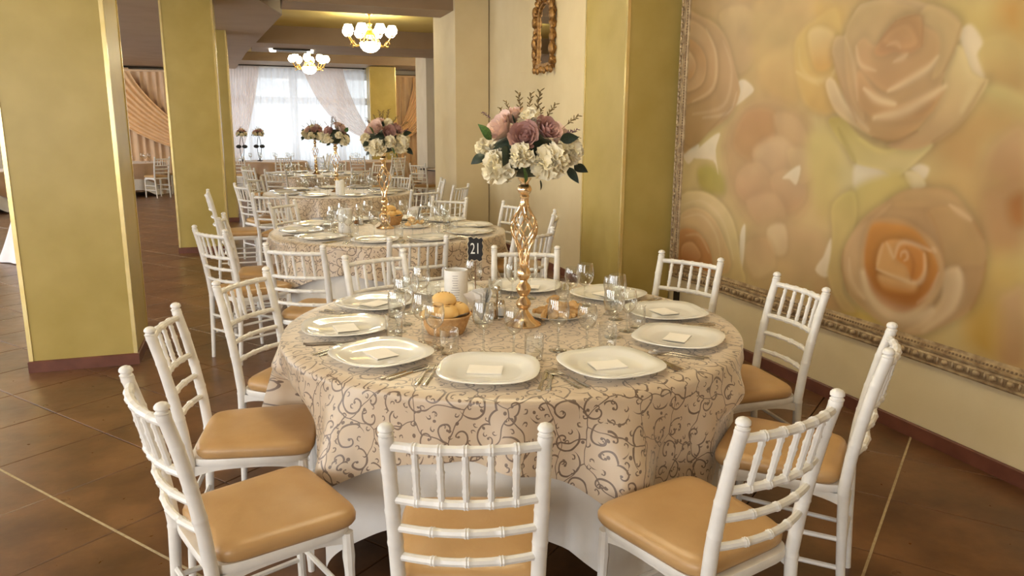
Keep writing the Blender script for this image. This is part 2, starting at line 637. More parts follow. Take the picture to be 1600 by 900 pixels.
# far wall with the window opening
WX0, WX1, WZ0, WZ1 = -0.75, 3.55, 0.55, 3.12
fw_ = MB()
fw_.box(ROOM_X0, WX0, FAR_Y, FAR_Y + 0.25, 0, TOPZ)
fw_.box(WX1, WIDE_X, FAR_Y, FAR_Y + 0.25, 0, TOPZ)
fw_.box(WX0, WX1, FAR_Y, FAR_Y + 0.25, 0, WZ0)
fw_.box(WX0, WX1, FAR_Y, FAR_Y + 0.25, WZ1, TOPZ)
struct(fw_.build('wall_far', M['grey_wall'], smooth=False))
struct(MB().box(WALL_X - 0.018, WALL_X, 5.97, 10.1, 0, 0.075).build('baseboard_right', M['base'], smooth=False))
struct(MB().bevbox(WALL_X - 0.018, WALL_X, ROOM_Y0, 5.22, 0, 0.075, 0.006).build('baseboard_right_near', M['base'], smooth=False))

# ---- window in the far wall: frame, mullions, panes
win = struct(put('window_1', None, None, (0, FAR_Y, 0)))
xs = [WX0, 0.16, 1.32, 2.62, WX1]
y0, y1 = 0.08, 0.16
for x in xs:
    hw = 0.11 if 0 < x < 3 else 0.06
    MB().box(x - hw, x + hw, y0, y1, WZ0, WZ1).build('mullion', M['frame_white'], win, smooth=False)
for z, hh in ((WZ0 + 0.05, 0.05), (2.33, 0.10), (WZ1 - 0.10, 0.10)):
    MB().box(WX0, WX1, y0 + 0.005, y1 - 0.005, z - hh, z + hh).build('transom', M['frame_white'], win, smooth=False)
for a, b in zip(xs[:-1], xs[1:]):
    for za, zb in ((WZ0 + 0.1, 2.23), (2.43, WZ1 - 0.2)):
        MB().box(a + 0.06, b - 0.06, y0 + 0.03, y0 + 0.036, za, zb).build('pane', M['pane'], win, smooth=False)
MB().box(WX0 - 0.1, WX1 + 0.1, -0.14, y0, WZ0 - 0.05, WZ0).build('window_sill', M['frame_white'], win, smooth=False)
# windows of the left and back walls (behind the viewpoint), daylight sources
for k, wy in enumerate(WINDOW_Y):
    wn = struct(put('window_%d' % (k + 2), None, None, (ROOM_X0, wy, 0)))
    for ya, yb, za, zb in ((-1.05, -0.95, 0.6, 2.7), (0.95, 1.05, 0.6, 2.7), (-0.95, 0.95, 0.6, 0.7), (-0.95, 0.95, 2.6, 2.7)):
        MB().box(0.0, 0.07, ya, yb, za, zb).build('window_frame', M['frame_white'], wn, smooth=False)
    MB().box(0.005, 0.02, -0.95, 0.95, 0.7, 2.6).build('pane', M['frame_white'], wn, smooth=False)

# ---- ceiling: yellow coffers between taupe beams
struct(MB().box(ROOM_X0, WIDE_X, ROOM_Y0, 10.2, CEIL, CEIL + 0.2).build('ceiling', M['white_ceil'], smooth=False))
struct(MB().box(ROOM_X0, WIDE_X, 10.2, FAR_Y, CEIL, CEIL + 0.2).build('ceiling_far', M['yellow_ceil'], smooth=False))


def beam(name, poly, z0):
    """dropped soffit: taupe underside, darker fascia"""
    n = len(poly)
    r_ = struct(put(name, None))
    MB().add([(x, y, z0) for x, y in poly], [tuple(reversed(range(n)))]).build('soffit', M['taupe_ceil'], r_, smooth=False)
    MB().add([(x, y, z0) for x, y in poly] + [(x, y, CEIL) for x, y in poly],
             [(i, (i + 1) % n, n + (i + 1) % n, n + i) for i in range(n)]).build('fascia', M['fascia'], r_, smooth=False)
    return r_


def rect(x0, x1, y0, y1):
    return [(x0, y0), (x1, y0), (x1, y1), (x0, y1)]


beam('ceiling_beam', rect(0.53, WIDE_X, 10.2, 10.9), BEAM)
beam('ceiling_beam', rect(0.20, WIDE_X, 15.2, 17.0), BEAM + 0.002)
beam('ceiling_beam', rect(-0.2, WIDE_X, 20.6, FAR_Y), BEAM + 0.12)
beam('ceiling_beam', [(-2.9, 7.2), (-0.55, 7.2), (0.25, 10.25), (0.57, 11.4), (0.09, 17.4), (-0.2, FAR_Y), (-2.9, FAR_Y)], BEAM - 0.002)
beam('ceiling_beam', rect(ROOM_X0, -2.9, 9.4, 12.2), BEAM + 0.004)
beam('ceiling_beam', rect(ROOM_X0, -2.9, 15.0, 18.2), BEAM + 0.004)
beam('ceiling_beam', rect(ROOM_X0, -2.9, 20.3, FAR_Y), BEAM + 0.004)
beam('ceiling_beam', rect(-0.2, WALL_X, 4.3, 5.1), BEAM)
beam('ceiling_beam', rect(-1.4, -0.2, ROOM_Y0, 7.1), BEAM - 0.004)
# cove moulding that catches the light behind beam 1
struct(MB().box(0.62, WIDE_X, 10.9, 10.98, BEAM + 0.10, BEAM + 0.16).build('trim_1', M['cream_wall'], smooth=False))
struct(MB().box(-0.8, 3.7, 22.1, 22.22, 3.06, 3.22).build('trim_2', M['frame_white'], smooth=False))

# grille with small spots under beam 2, and a round ceiling lamp
g = thing('ceiling_grille', 'slim dark ceiling grille with two white spots under the beam', 'vent', (0.95, 16.2, BEAM))
MB().box(-0.36, 0.36, -0.12, 0.12, -0.03, 0.0).build('panel', M['rod'], g, smooth=False)
for sx in (-0.36, 0.36):
    MB().lathe([(0.0, -0.06), (0.06, -0.06), (0.07, -0.02), (0.07, 0)], 14, (sx, 0, 0)).build('spot', M['lamp'], g)
g = thing('ceiling_lamp', 'small round white ceiling lamp beside the nearer chandelier', 'lamp', (1.70, 12.6, CEIL))
MB().lathe([(0.0, -0.06), (0.05, -0.055), (0.075, -0.03), (0.08, 0)], 16).build('diffuser', M['lamp'], g)
MB().lathe([(0.08, -0.012), (0.095, -0.012), (0.095, 0)], 16).build('rim', M['brass'], g)


# ---- pillars
def pillar(label, x0, x1, y0, y1, m, strips, base=True, name='pillar', top=CEIL, cat='pillar', trim=0.018):
    p = thing(name, label, cat, ((x0 + x1) / 2, (y0 + y1) / 2, 0))
    hx, hy = (x1 - x0) / 2, (y1 - y0) / 2
    MB().box(-hx, hx, -hy, hy, 0.0, top).build('shaft', m, p, smooth=False)
    for sx, sy in strips:
        cx, cy = sx * hx, sy * hy
        t = trim
        MB().box(cx - t if sx > 0 else cx - 0.006, cx + 0.006 if sx > 0 else cx + t,
                 cy - t if sy > 0 else cy - 0.006, cy + 0.006 if sy > 0 else cy + t, 0.07, top).build('corner_trim', M['trim'], p, smooth=False)
    if base:
        t = 0.014
        MB().bevbox(-hx - t, hx + t, -hy - t, hy + t, 0, 0.075, 0.005).build('plinth', M['base'], p, smooth=False)
    return p


ALL4 = [(-1, -1), (1, -1), (-1, 1), (1, 1)]
pillar('wide gold pillar at the left with pale corner strips and red-brown plinth', -1.405, -0.785, 5.38, 5.98, M['pillar'], ALL4)
pillar('gold pillar standing behind the left one, beside the row of chairs', -0.885, -0.30, 10.2, 10.8, M['pillar'], ALL4)
pillar('gold pillar mostly hidden behind the second pillar', -0.85, -0.22, 13.5, 14.1, M['pillar'], ALL4)
pillar('gold pilaster on the right wall beside the rose mural', 2.714, WALL_X - 0.016, 5.22, 5.96, M['pillar'], [(-1, -1), (-1, 1)], name='pilaster', cat='pilaster')
pillar('cream wall pier with grey side at the end of the mirror wall', 2.70, WALL_X - 0.016, 10.11, 11.36, M['cream_wall'], [], name='wall_pier', cat='pier')
pillar('narrow grey pier behind the cream wall pier', 3.86, 4.5, 17.0, 18.1, M['grey_wall'], [], name='wall_pier', top=3.2, cat='pier')
pillar('yellow-gold pillar at the far end beside the window', 3.22, 3.92, 21.0, 21.6, M['pillar'], [(-1, -1), (1, -1)], top=3.2)

# ---- far curtains
def curtain(name, label, x0, x1, z0, z1, y, m, amp=0.05, wl=0.16, header=None, cat='curtain'):
    n = int((x1 - x0) / wl * 10)
    P = []
    for i in range(n + 1):
        x = x0 + (x1 - x0) * i / n
        rowp = []
        for k in range(9):
            t = k / 8
            a = amp * (0.6 + 0.4 * t)
            ph = 2 * PI * x / wl + 0.8 * math.sin(x * 3.1)
            rowp.append((x + 0.015 * math.sin(ph * 0.5 + t * 2), y + a * math.sin(ph) + 0.01 * math.sin(5 * x + 3 * t), z1 + (z0 - z1) * t))
        P.append(rowp)
    th = thing(name, label, cat, (0, 0, 0))
    MB().grid(P).build('pleated_cloth', m, th)
    MB().box(x0, x1, y - 0.03, y + 0.03, z1 - 0.02, z1 + 0.03).build('heading', header or m, th, smooth=False)
    return th


def swag(name, label, xa, xb, z1, xt, zt, y, m, rod_y, sag=0.25, folds=9, amp=0.03, spread=0.12, droop=0.0):
    """cloth hung from a top line and gathered at one point"""
    P = []
    nu, nv = folds * 6, 16
    for i in range(nu + 1):
        u = i / nu
        rowp = []
        for k in range(nv + 1):
            t = k / nv
            x = (xa + (xb - xa) * u) * (1 - t ** 1.3) + (xt + spread * (u - 0.5)) * t ** 1.3
            z = z1 + (zt - spread * 1.5 * (1 - u) - z1) * t - sag * math.sin(PI * t) * (0.3 + 0.7 * (1 - u)) - droop * t * t
            yb = y - 0.05 - amp * math.sin(u * folds * 2 * PI) * (1 - 0.5 * t)
            h_ = max(0.0, 1 - t * 5)
            rowp.append((x, yb * (1 - h_) + rod_y * h_, z))
        P.append(rowp)
    th = tag(MB().grid(P).build(name, m), label, 'curtain')
    return th


curtain('sheer_curtain', 'white pleated sheer curtain across the bright far window', -0.55, 3.24, 0.04, 3.18, 22.0, M['sheer'], 0.035, 0.15, M['frame_white'])
swag('curtain_swag', 'blush sheer swag at the left of the bright window', -0.45, 0.42, 3.20, -0.38, 0.9, 21.88, M['sheer_pink'], 21.9, 0.05, 12, 0.03, 0.5)
swag('curtain_swag', 'blush sheer swag sweeping to the right across the bright window', 1.55, 2.62, 3.20, 3.18, 1.55, 21.86, M['sheer_pink'], 21.9, 0.30, 11, 0.03, 0.16)
curtain('drape', 'peach pleated drape right of the far gold pillar', 3.95, 5.55, 0.04, 3.02, 21.9, M['peach'], 0.05, 0.17)
swag('curtain_swag', 'peach swag hanging over the drape at the right end of the hall', 5.5, 4.6, 3.06, 3.95, 1.42, 21.75, M['peach_swag'], 21.93, 0.42, 9, 0.04, 0.2)
curtain('drape', 'dusty pink pleated drape between the two left pillars', -5.2, -0.75, 0.04, 2.98, 21.9, M['peach'], 0.05, 0.19)
swag('curtain_swag', 'peach swag sweeping down across the pink drape between the pillars', -4.2, -2.75, 3.06, -1.25, 1.25, 21.75, M['peach_swag'], 21.93, 0.30, 9, 0.04, 0.25)
for label, x0, x1 in (('dark curtain rod above the far window', -0.6, 3.3), ('dark curtain rod above the right peach drape', 3.9, 5.58), ('dark curtain rod above the pink drape between pillars', -5.3, -0.7)):
    z = 3.20 if x0 == -0.6 else 3.06
    cr = thing('curtain_rod', label, 'curtain rod', (0, 21.93 if x0 != -0.6 else 21.9, z))
    MB().tube([(x0, 0, 0), (x1, 0, 0)], 0.014, 8).build('rod', M['rod'], cr)
    for x in (x0, x1):
        MB().ball((x, 0, 0), 0.04).build('finial', M['rod'], cr)
    for x in (x0 + 0.1, (x0 + x1) / 2, x1 - 0.1):
        MB().box(x - 0.02, x + 0.02, 0.0, FAR_Y - cr.location.y, -0.02, 0.02).build('bracket', M['rod'], cr, smooth=False)


# ================================================================== FRAMED MURAL
MY0, MY1, MZ0, MZ1, FW = 5.205, 0.95, 0.41, 2.95, 0.125


MURAL = [
    ('b',[(-2.846,2.16),(-2.472,2.104),(-2.445,1.928),(-2.575,2.013),(-2.635,1.928),(-2.758,2.025)],(208,184,120),(200,172,104),0.06,0,-90),
    ('b',[(-2.579,2.102),(-2.473,2.112),(-2.444,1.919),(-2.551,1.983)],(196,150,80),(200,160,90),0.07,0,-90),
    ('b',[(-2.649,1.948),(-2.538,1.964),(-2.441,1.901),(-2.414,1.723),(-2.524,1.737),(-2.619,1.816)],(204,178,116),(190,150,92),0.05,0.12,-90),
    ('b',[(-2.607,1.741),(-2.525,1.747),(-2.41,1.697),(-2.399,1.625),(-2.51,1.645)],(204,186,124),(196,170,110),0.03,0.12,-90),
    ('b',[(-2.851,1.531),(-2.599,1.685),(-2.396,1.607),(-2.388,1.554),(-2.547,1.477),(-2.539,1.286),(-2.732,1.373)],(196,158,98),(186,146,94),0.08,0,-90),
    ('b',[(-2.541,1.44),(-2.492,1.525),(-2.389,1.562),(-2.349,1.301),(-2.55,1.285)],(196,158,112),(182,136,86),0.04,0.15,-90),
    ('b',[(-3.776,2.252),(-3.621,2.253),(-3.516,2.193),(-3.565,2.075),(-3.585,1.974),(-3.618,1.836),(-3.718,1.793)],(212,178,108),(200,150,78),0.05,0,-90),
    ('b',[(-3.837,2.165),(-3.658,2.143),(-3.594,2.044),(-3.668,1.957),(-3.81,1.944)],(220,188,130),(206,158,84),0.04,0.15,-90),
    ('b',[(-3.696,1.621),(-3.584,1.572),(-3.474,1.501),(-3.327,1.365),(-3.324,1.225),(-3.643,1.2)],(214,190,134),(208,184,130),0.06,0,-90),
    ('b',[(-2.73,1.362),(-2.484,1.338),(-2.504,1.26),(-2.509,1.084),(-2.588,1.174),(-2.705,1.273),(-2.854,1.293)],(200,166,106),(180,140,86),0.07,0,-90),
    ('b',[(-2.537,1.267),(-2.46,1.311),(-2.353,1.328),(-2.316,1.082),(-2.393,1.004),(-2.477,1.01)],(190,148,98),(184,140,90),0.05,0.1,-90),
    ('b',[(-2.411,1.259),(-2.348,1.292),(-2.328,1.165),(-2.388,1.172)],(164,108,52),(176,118,60),0.03,0.1,-90),
    ('b',[(-2.495,0.988),(-2.303,1.0),(-2.283,0.871),(-2.394,0.809),(-2.494,0.685),(-2.524,0.74)],(200,168,96),(190,150,86),0.08,0,-90),
    ('b',[(-2.401,0.788),(-2.341,0.859),(-2.283,0.871),(-2.235,0.556),(-2.367,0.556)],(194,158,112),(180,140,94),0.03,0.2,-90),
    ('b',[(-2.524,0.74),(-2.404,0.807),(-2.377,0.553),(-2.524,0.584)],(196,160,84),(190,150,70),0.06,0,-90),
    ('b',[(-3.58,0.708),(-3.438,0.709),(-3.317,0.558),(-3.449,0.527),(-3.557,0.529)],(196,160,110),(190,150,100),0.05,0.1,-90),
    ('b',[(-3.253,0.572),(-3.037,0.563),(-2.894,0.552),(-3.093,0.538),(-3.297,0.537)],(214,182,84),(206,168,70),0.04,0,-90),
    ('b',[(-5.073,2.493),(-4.375,2.389),(-4.276,2.145),(-4.47,1.923),(-4.658,2.208),(-4.881,2.349)],(202,170,122),(192,160,112),0.05,0.1,-90),
    ('b',[(-4.714,2.35),(-4.426,2.354),(-4.246,2.183),(-4.328,1.979),(-4.492,1.946),(-4.613,2.158)],(206,174,124),(194,162,114),0.03,0.2,-90),
    ('b',[(-4.339,2.383),(-3.94,2.324),(-3.747,2.182),(-3.911,2.086),(-4.085,1.96),(-4.292,1.976)],(206,174,118),(198,166,110),0.06,0,-90),
    ('b',[(-4.256,1.973),(-3.942,2.089),(-3.823,1.862),(-3.863,1.704),(-4.093,1.753)],(210,176,118),(204,166,104),0.05,0.1,-90),
    ('b',[(-3.908,2.066),(-3.747,2.182),(-3.559,2.195),(-3.496,1.713),(-3.652,1.66),(-3.81,1.762)],(212,180,112),(206,166,96),0.03,0.16,-90),
    ('b',[(-3.795,2.112),(-3.685,2.137),(-3.569,2.069),(-3.576,1.922),(-3.713,1.913)],(218,190,136),(206,158,86),0.02,0.2,-90),
    ('s',[(-3.873,1.905),(-3.733,1.847),(-3.594,1.848),(-3.547,1.901)],0.018,(226,196,138),0.7),
    ('s',[(-3.869,2.042),(-3.83,1.921),(-3.672,1.815)],0.012,(222,192,134),0.6),
    ('b',[(-4.575,1.444),(-4.459,1.652),(-4.161,1.755),(-3.828,1.663),(-3.641,1.464),(-3.64,1.226),(-3.749,1.031),(-4.064,0.929),(-4.373,1.056)],(198,160,112),(194,158,108),0.07,0.14,-90),
    ('b',[(-4.458,1.469),(-4.33,1.673),(-4.05,1.667),(-4.061,1.477),(-4.257,1.362)],(196,150,100),(188,146,98),0.035,0.16,-90),
    ('b',[(-4.047,1.646),(-3.823,1.623),(-3.711,1.443),(-3.893,1.438)],(206,170,124),(200,164,116),0.035,0.16,-90),
    ('b',[(-4.229,1.429),(-3.999,1.52),(-3.828,1.419),(-3.904,1.27),(-4.143,1.3)],(214,180,138),(200,164,120),0.035,0.16,-90),
    ('b',[(-4.361,1.289),(-4.148,1.344),(-3.991,1.178),(-4.188,1.073),(-4.384,1.148)],(206,170,126),(190,150,104),0.035,0.16,-90),
    ('b',[(-4.035,1.262),(-3.785,1.318),(-3.705,1.16),(-3.879,1.059)],(206,172,128),(188,148,102),0.035,0.16,-90),
    ('b',[(-4.263,1.089),(-3.989,1.157),(-3.873,1.017),(-4.101,0.947)],(204,168,122),(192,154,106),0.035,0.16,-90),
    ('b',[(-3.893,1.438),(-3.679,1.424),(-3.662,1.285),(-3.777,1.257)],(208,176,130),(198,164,116),0.035,0.16,-90),
    ('b',[(-3.721,1.523),(-3.482,1.563),(-3.427,1.145),(-3.546,1.053),(-3.652,1.205)],(210,186,120),(204,176,108),0.06,0,-90),
    ('b',[(-4.271,0.833),(-4.001,0.981),(-3.775,0.986),(-3.476,0.942),(-3.478,0.74),(-3.816,0.546),(-4.166,0.568)],(200,166,116),(194,158,108),0.05,0.1,-90),
    ('b',[(-4.03,0.933),(-3.868,0.975),(-3.832,0.807),(-3.978,0.784)],(216,186,142),(208,176,130),0.015,0.1,-90),
    ('b',[(-4.248,0.789),(-4.022,0.867),(-3.934,0.702),(-4.133,0.598)],(196,158,110),(204,170,124),0.03,0.15,-90),
    ('b',[(-4.879,1.262),(-4.728,1.307),(-4.552,1.231),(-4.539,1.112),(-4.797,1.117)],(186,168,84),(180,158,80),0.03,0.1,-90),
    ('b',[(-4.446,1.877),(-4.372,1.884),(-4.274,1.82),(-4.341,1.772),(-4.467,1.721),(-4.42,1.809)],(236,218,186),(228,204,166),0.008,0,-90),
    ('b',[(-3.92,1.269),(-3.774,1.35),(-3.79,1.235),(-3.856,1.262)],(236,218,186),(228,204,166),0.008,0,-90),
    ('b',[(-4.959,1.36),(-4.79,1.476),(-4.626,1.537),(-4.663,1.418),(-4.616,1.252),(-4.69,1.345)],(236,218,186),(228,204,166),0.008,0,-90),
    ('b',[(-3.48,0.861),(-3.451,0.896),(-3.454,0.724),(-3.564,0.745)],(236,218,186),(228,204,166),0.008,0,-90),
    ('b',[(-5.111,1.458),(-4.876,1.45),(-5.0,1.307),(-5.104,1.38)],(236,218,186),(228,204,166),0.008,0,-90),
    ('b',[(-4.312,0.851),(-4.263,0.927),(-4.256,0.694),(-4.283,0.594)],(236,218,186),(228,204,166),0.008,0,-90),
    ('b',[(-5.249,2.373),(-4.925,2.355),(-4.659,2.219),(-4.509,1.992),(-4.426,1.798),(-4.536,1.642),(-4.754,1.549),(-4.966,1.43),(-5.16,1.457)],(206,172,128),(176,138,88),0.01,0.22,-90),
    ('b',[(-5.244,2.323),(-4.965,2.313),(-4.728,2.101),(-4.722,1.845),(-4.999,1.76),(-5.193,1.791)],(208,174,130),(192,152,104),0.01,0.25,-90),
    ('b',[(-5.235,2.222),(-4.996,2.186),(-4.849,2.042),(-4.898,1.878),(-5.2,1.868)],(196,152,102),(206,170,124),0.008,0.25,-90),
    ('b',[(-5.227,2.147),(-5.083,2.134),(-4.98,2.028),(-5.04,1.934),(-5.208,1.944)],(216,184,142),(194,148,96),0.008,0.25,-90),
    ('s',[(-4.872,2.267),(-4.734,2.079),(-4.744,1.858),(-4.999,1.765)],0.014,(226,198,158),0.6),
    ('s',[(-4.653,2.162),(-4.531,1.949),(-4.606,1.724),(-4.99,1.673)],0.016,(220,190,148),0.5),
    ('s',[(-4.458,1.81),(-4.54,1.677),(-4.852,1.646)],0.012,(228,204,166),0.6),
    ('s',[(-4.494,1.721),(-4.755,1.556),(-4.957,1.435),(-5.087,1.458)],0.012,(140,104,60),0.5),
    ('b',[(-5.117,1.012),(-4.864,1.111),(-4.597,1.071),(-4.399,0.935),(-4.293,0.688),(-4.272,0.5),(-5.068,0.506)],(216,190,136),(204,172,114),0.012,0.2,-90),
    ('b',[(-5.104,0.88),(-4.829,0.987),(-4.554,0.868),(-4.419,0.569),(-5.068,0.506)],(210,178,126),(196,156,102),0.01,0.22,-90),
    ('b',[(-5.094,0.774),(-4.857,0.817),(-4.655,0.692),(-4.644,0.503),(-5.071,0.533)],(192,140,86),(176,112,56),0.01,0.25,-90),
    ('b',[(-5.035,0.674),(-4.894,0.721),(-4.77,0.636),(-4.879,0.565),(-5.024,0.568)],(206,160,108),(170,104,50),0.008,0.25,-90),
    ('s',[(-5.066,0.991),(-4.789,1.042),(-4.518,0.921),(-4.37,0.675)],0.012,(228,204,158),0.6),
    ('s',[(-5.055,0.886),(-4.801,0.939),(-4.59,0.814),(-4.502,0.579)],0.012,(228,204,158),0.6),
    ('s',[(-4.994,0.76),(-4.808,0.785),(-4.671,0.677)],0.012,(228,204,158),0.6),
    ('b',[(-2.767,2.007),(-2.715,2.034),(-2.644,1.952),(-2.662,1.894),(-2.61,1.793),(-2.68,1.83),(-2.746,1.939)],(234,214,180),(226,200,162),0.01,0,-90),
    ('b',[(-3.335,1.365),(-3.222,1.381),(-3.042,1.318),(-3.192,1.269),(-3.308,1.226)],(234,216,184),(226,206,170),0.02,0,-90),
    ('b',[(-2.955,1.372),(-2.907,1.395),(-2.847,1.377),(-2.871,1.323),(-2.941,1.362)],(234,216,184),(226,206,170),0.01,0,-90),
    ('b',[(-3.565,1.62),(-3.457,1.625),(-3.318,1.526),(-3.16,1.462),(-3.05,1.475),(-2.846,1.5),(-2.91,1.421),(-3.042,1.322),(-3.131,1.352),(-3.329,1.382),(-3.41,1.455),(-3.503,1.537)],(184,160,84),(214,192,134),0.008,0.22,-60),
    ('s',[(-3.483,1.572),(-3.404,1.467),(-3.33,1.388)],0.018,(148,128,58),0.5),
    ('s',[(-3.316,1.515),(-3.189,1.461),(-3.062,1.464)],0.02,(222,196,120),0.6),
    ('b',[(-2.87,1.922),(-2.758,1.948),(-2.682,1.825),(-2.615,1.79),(-2.59,1.779),(-2.615,1.718),(-2.705,1.586),(-2.823,1.509),(-2.955,1.465),(-3.12,1.483),(-2.954,1.551),(-2.868,1.653),(-2.819,1.771)],(216,190,136),(186,150,104),0.008,0.28,-90),
    ('s',[(-2.767,1.932),(-2.695,1.821),(-2.655,1.772),(-2.703,1.649)],0.03,(222,198,148),0.45),
    ('s',[(-2.607,1.774),(-2.661,1.668),(-2.716,1.586),(-2.847,1.506)],0.014,(140,104,60),0.5),
    ('b',[(-3.615,1.812),(-3.565,1.847),(-3.452,1.711),(-3.298,1.606),(-3.197,1.522),(-3.355,1.578),(-3.52,1.667)],(214,186,142),(204,172,124),0.008,0.2,-90),
    ('b',[(-3.493,2.079),(-3.438,2.194),(-3.352,2.227),(-3.126,2.212),(-2.939,2.149),(-2.832,2.106),(-2.767,2.038),(-2.788,1.934),(-2.821,1.84),(-2.835,1.762),(-2.868,1.653),(-2.956,1.559),(-3.082,1.507),(-3.227,1.527),(-3.368,1.612),(-3.497,1.806),(-3.582,1.973),(-3.568,2.07)],(200,172,128),(186,146,96),0.008,0.28,-90),
    ('b',[(-3.499,2.068),(-3.429,2.187),(-3.292,2.216),(-3.108,2.179),(-3.009,2.119),(-3.157,2.098),(-3.249,2.004),(-3.364,2.042),(-3.406,1.992),(-3.365,1.821),(-3.299,1.617),(-3.428,1.768)],(192,164,116),(196,158,110),0.015,0.12,-90),
    ('b',[(-3.009,2.119),(-2.939,2.149),(-2.767,2.038),(-2.788,1.934),(-2.833,1.84),(-2.891,1.809),(-2.87,1.936),(-2.903,2.023),(-2.978,2.076)],(200,172,122),(192,160,112),0.012,0.16,-90),
    ('b',[(-3.262,2.0),(-3.158,2.104),(-3.009,2.117),(-2.974,2.063),(-2.889,2.012),(-2.869,1.929),(-2.916,1.861),(-3.042,1.801),(-3.158,1.756),(-3.29,1.828),(-3.382,1.917),(-3.408,2.003),(-3.357,2.044)],(192,158,112),(190,150,102),0.012,0.22,-90),
    ('b',[(-3.262,1.994),(-3.154,2.103),(-3.011,2.11),(-2.969,1.976),(-3.061,1.937),(-3.144,1.952),(-3.211,1.939),(-3.262,1.951)],(176,138,92),(186,142,96),0.01,0.18,-90),
    ('b',[(-3.222,2.017),(-3.147,2.071),(-3.067,2.072),(-3.003,1.984),(-3.077,1.961),(-3.148,1.983)],(180,142,96),(196,152,104),0.015,0.12,-90),
    ('b',[(-3.372,1.878),(-3.228,1.748),(-3.1,1.69),(-2.928,1.726),(-2.813,1.77),(-2.868,1.653),(-2.976,1.614),(-3.21,1.616),(-3.359,1.72)],(192,154,106),(184,142,92),0.015,0.12,-90),
    ('s',[(-3.321,1.78),(-3.224,1.721),(-3.101,1.692)],0.02,(234,208,166),0.8),
    ('s',[(-2.874,1.907),(-2.922,1.857),(-3.042,1.801),(-3.152,1.761)],0.02,(234,208,166),0.7),
    ('s',[(-2.812,1.766),(-2.949,1.694),(-3.074,1.644),(-3.226,1.625)],0.03,(234,208,166),0.75),
    ('s',[(-3.408,2.008),(-3.366,1.91),(-3.252,1.867)],0.012,(234,208,166),0.6),
    ('s',[(-3.137,1.903),(-3.085,1.92),(-3.06,1.933)],0.016,(234,208,166),0.5),
    ('s',[(-3.197,1.988),(-3.136,1.998),(-3.105,1.969)],0.01,(234,208,166),0.4),
    ('s',[(-3.499,2.068),(-3.416,1.914),(-3.359,1.72)],0.012,(234,208,166),0.35),
    ('s',[(-3.55,1.832),(-3.433,1.688),(-3.262,1.561)],0.02,(234,208,166),0.45),
    ('s',[(-3.154,2.105),(-3.009,2.115),(-2.981,2.062),(-2.974,1.961)],0.008,(136,98,58),0.6),
    ('s',[(-2.767,2.038),(-2.788,1.934),(-2.832,1.835)],0.01,(136,98,58),0.6),
    ('s',[(-3.582,1.973),(-3.478,1.782),(-3.351,1.606)],0.01,(136,98,58),0.5),
    ('s',[(-3.227,1.525),(-3.082,1.505),(-2.942,1.556)],0.014,(136,98,58),0.5),
    ('s',[(-3.21,1.616),(-3.042,1.614),(-2.874,1.693)],0.03,(136,98,58),0.3),
    ('s',[(-3.262,2.0),(-3.154,2.103)],0.01,(136,98,58),0.4),
    ('b',[(-2.992,1.348),(-2.913,1.353),(-2.854,1.293),(-2.927,1.267)],(226,204,156),(220,196,150),0.008,0.1,-90),
    ('b',[(-3.34,1.224),(-3.087,1.343),(-3.003,1.337),(-2.954,1.27),(-3.055,1.213),(-3.242,1.08),(-3.318,0.939)],(208,184,110),(200,172,104),0.03,0.1,-90),
    ('b',[(-3.473,1.14),(-3.333,1.23),(-3.284,1.099),(-3.323,0.914),(-3.332,0.803),(-3.329,0.655),(-3.221,0.568),(-3.334,0.566),(-3.463,0.742),(-3.45,0.958)],(200,176,104),(196,164,108),0.012,0.2,-90),
    ('b',[(-3.5,0.85),(-3.46,0.944),(-3.454,0.832),(-3.477,0.74),(-3.514,0.759)],(232,212,178),(226,204,166),0.01,0,-90),
    ('b',[(-3.353,0.898),(-3.242,1.08),(-3.055,1.215),(-2.966,1.262),(-2.815,1.283),(-2.7,1.274),(-2.581,1.165),(-2.508,1.075),(-2.481,0.98),(-2.488,0.869),(-2.524,0.74),(-2.626,0.647),(-2.786,0.549),(-2.932,0.529),(-3.121,0.576),(-3.29,0.663),(-3.35,0.788)],(190,154,104),(178,140,92),0.008,0.28,0),
    ('b',[(-3.064,1.179),(-2.952,1.259),(-2.716,1.267),(-2.585,1.154),(-2.701,1.162),(-2.827,1.19)],(190,156,106),(180,144,94),0.02,0.14,-90),
    ('b',[(-2.824,1.17),(-2.637,1.199),(-2.519,1.073),(-2.492,0.968),(-2.566,0.946),(-2.689,0.914),(-2.747,1.063)],(182,146,94),(176,140,90),0.02,0.14,-90),
    ('b',[(-2.696,0.882),(-2.619,0.921),(-2.583,0.851),(-2.607,0.721),(-2.717,0.603),(-2.786,0.549),(-2.879,0.542),(-2.772,0.628),(-2.69,0.755)],(210,178,132),(202,166,120),0.015,0.18,-90),
    ('b',[(-3.347,0.85),(-3.28,1.016),(-3.142,1.114),(-3.064,1.179),(-3.165,1.066),(-3.208,0.943),(-3.196,0.791),(-3.125,0.662),(-3.267,0.68)],(196,160,112),(200,164,116),0.02,0.12,-90),
    ('b',[(-3.167,1.083),(-3.027,1.11),(-2.889,1.088),(-2.765,1.018),(-2.695,0.913),(-2.706,0.784),(-2.803,0.665),(-2.927,0.59),(-3.073,0.614),(-3.18,0.734),(-3.217,0.871),(-3.209,1.002)],(196,152,96),(210,172,124),0.015,0.2,-90),
    ('b',[(-3.153,1.069),(-3.023,1.083),(-2.9,1.073),(-2.8,1.003),(-2.727,0.908),(-2.743,0.798),(-2.825,0.682),(-2.932,0.629),(-3.056,0.653),(-3.153,0.739),(-3.196,0.874),(-3.189,0.999)],(196,136,62),(168,100,36),0.012,0.22,-90),
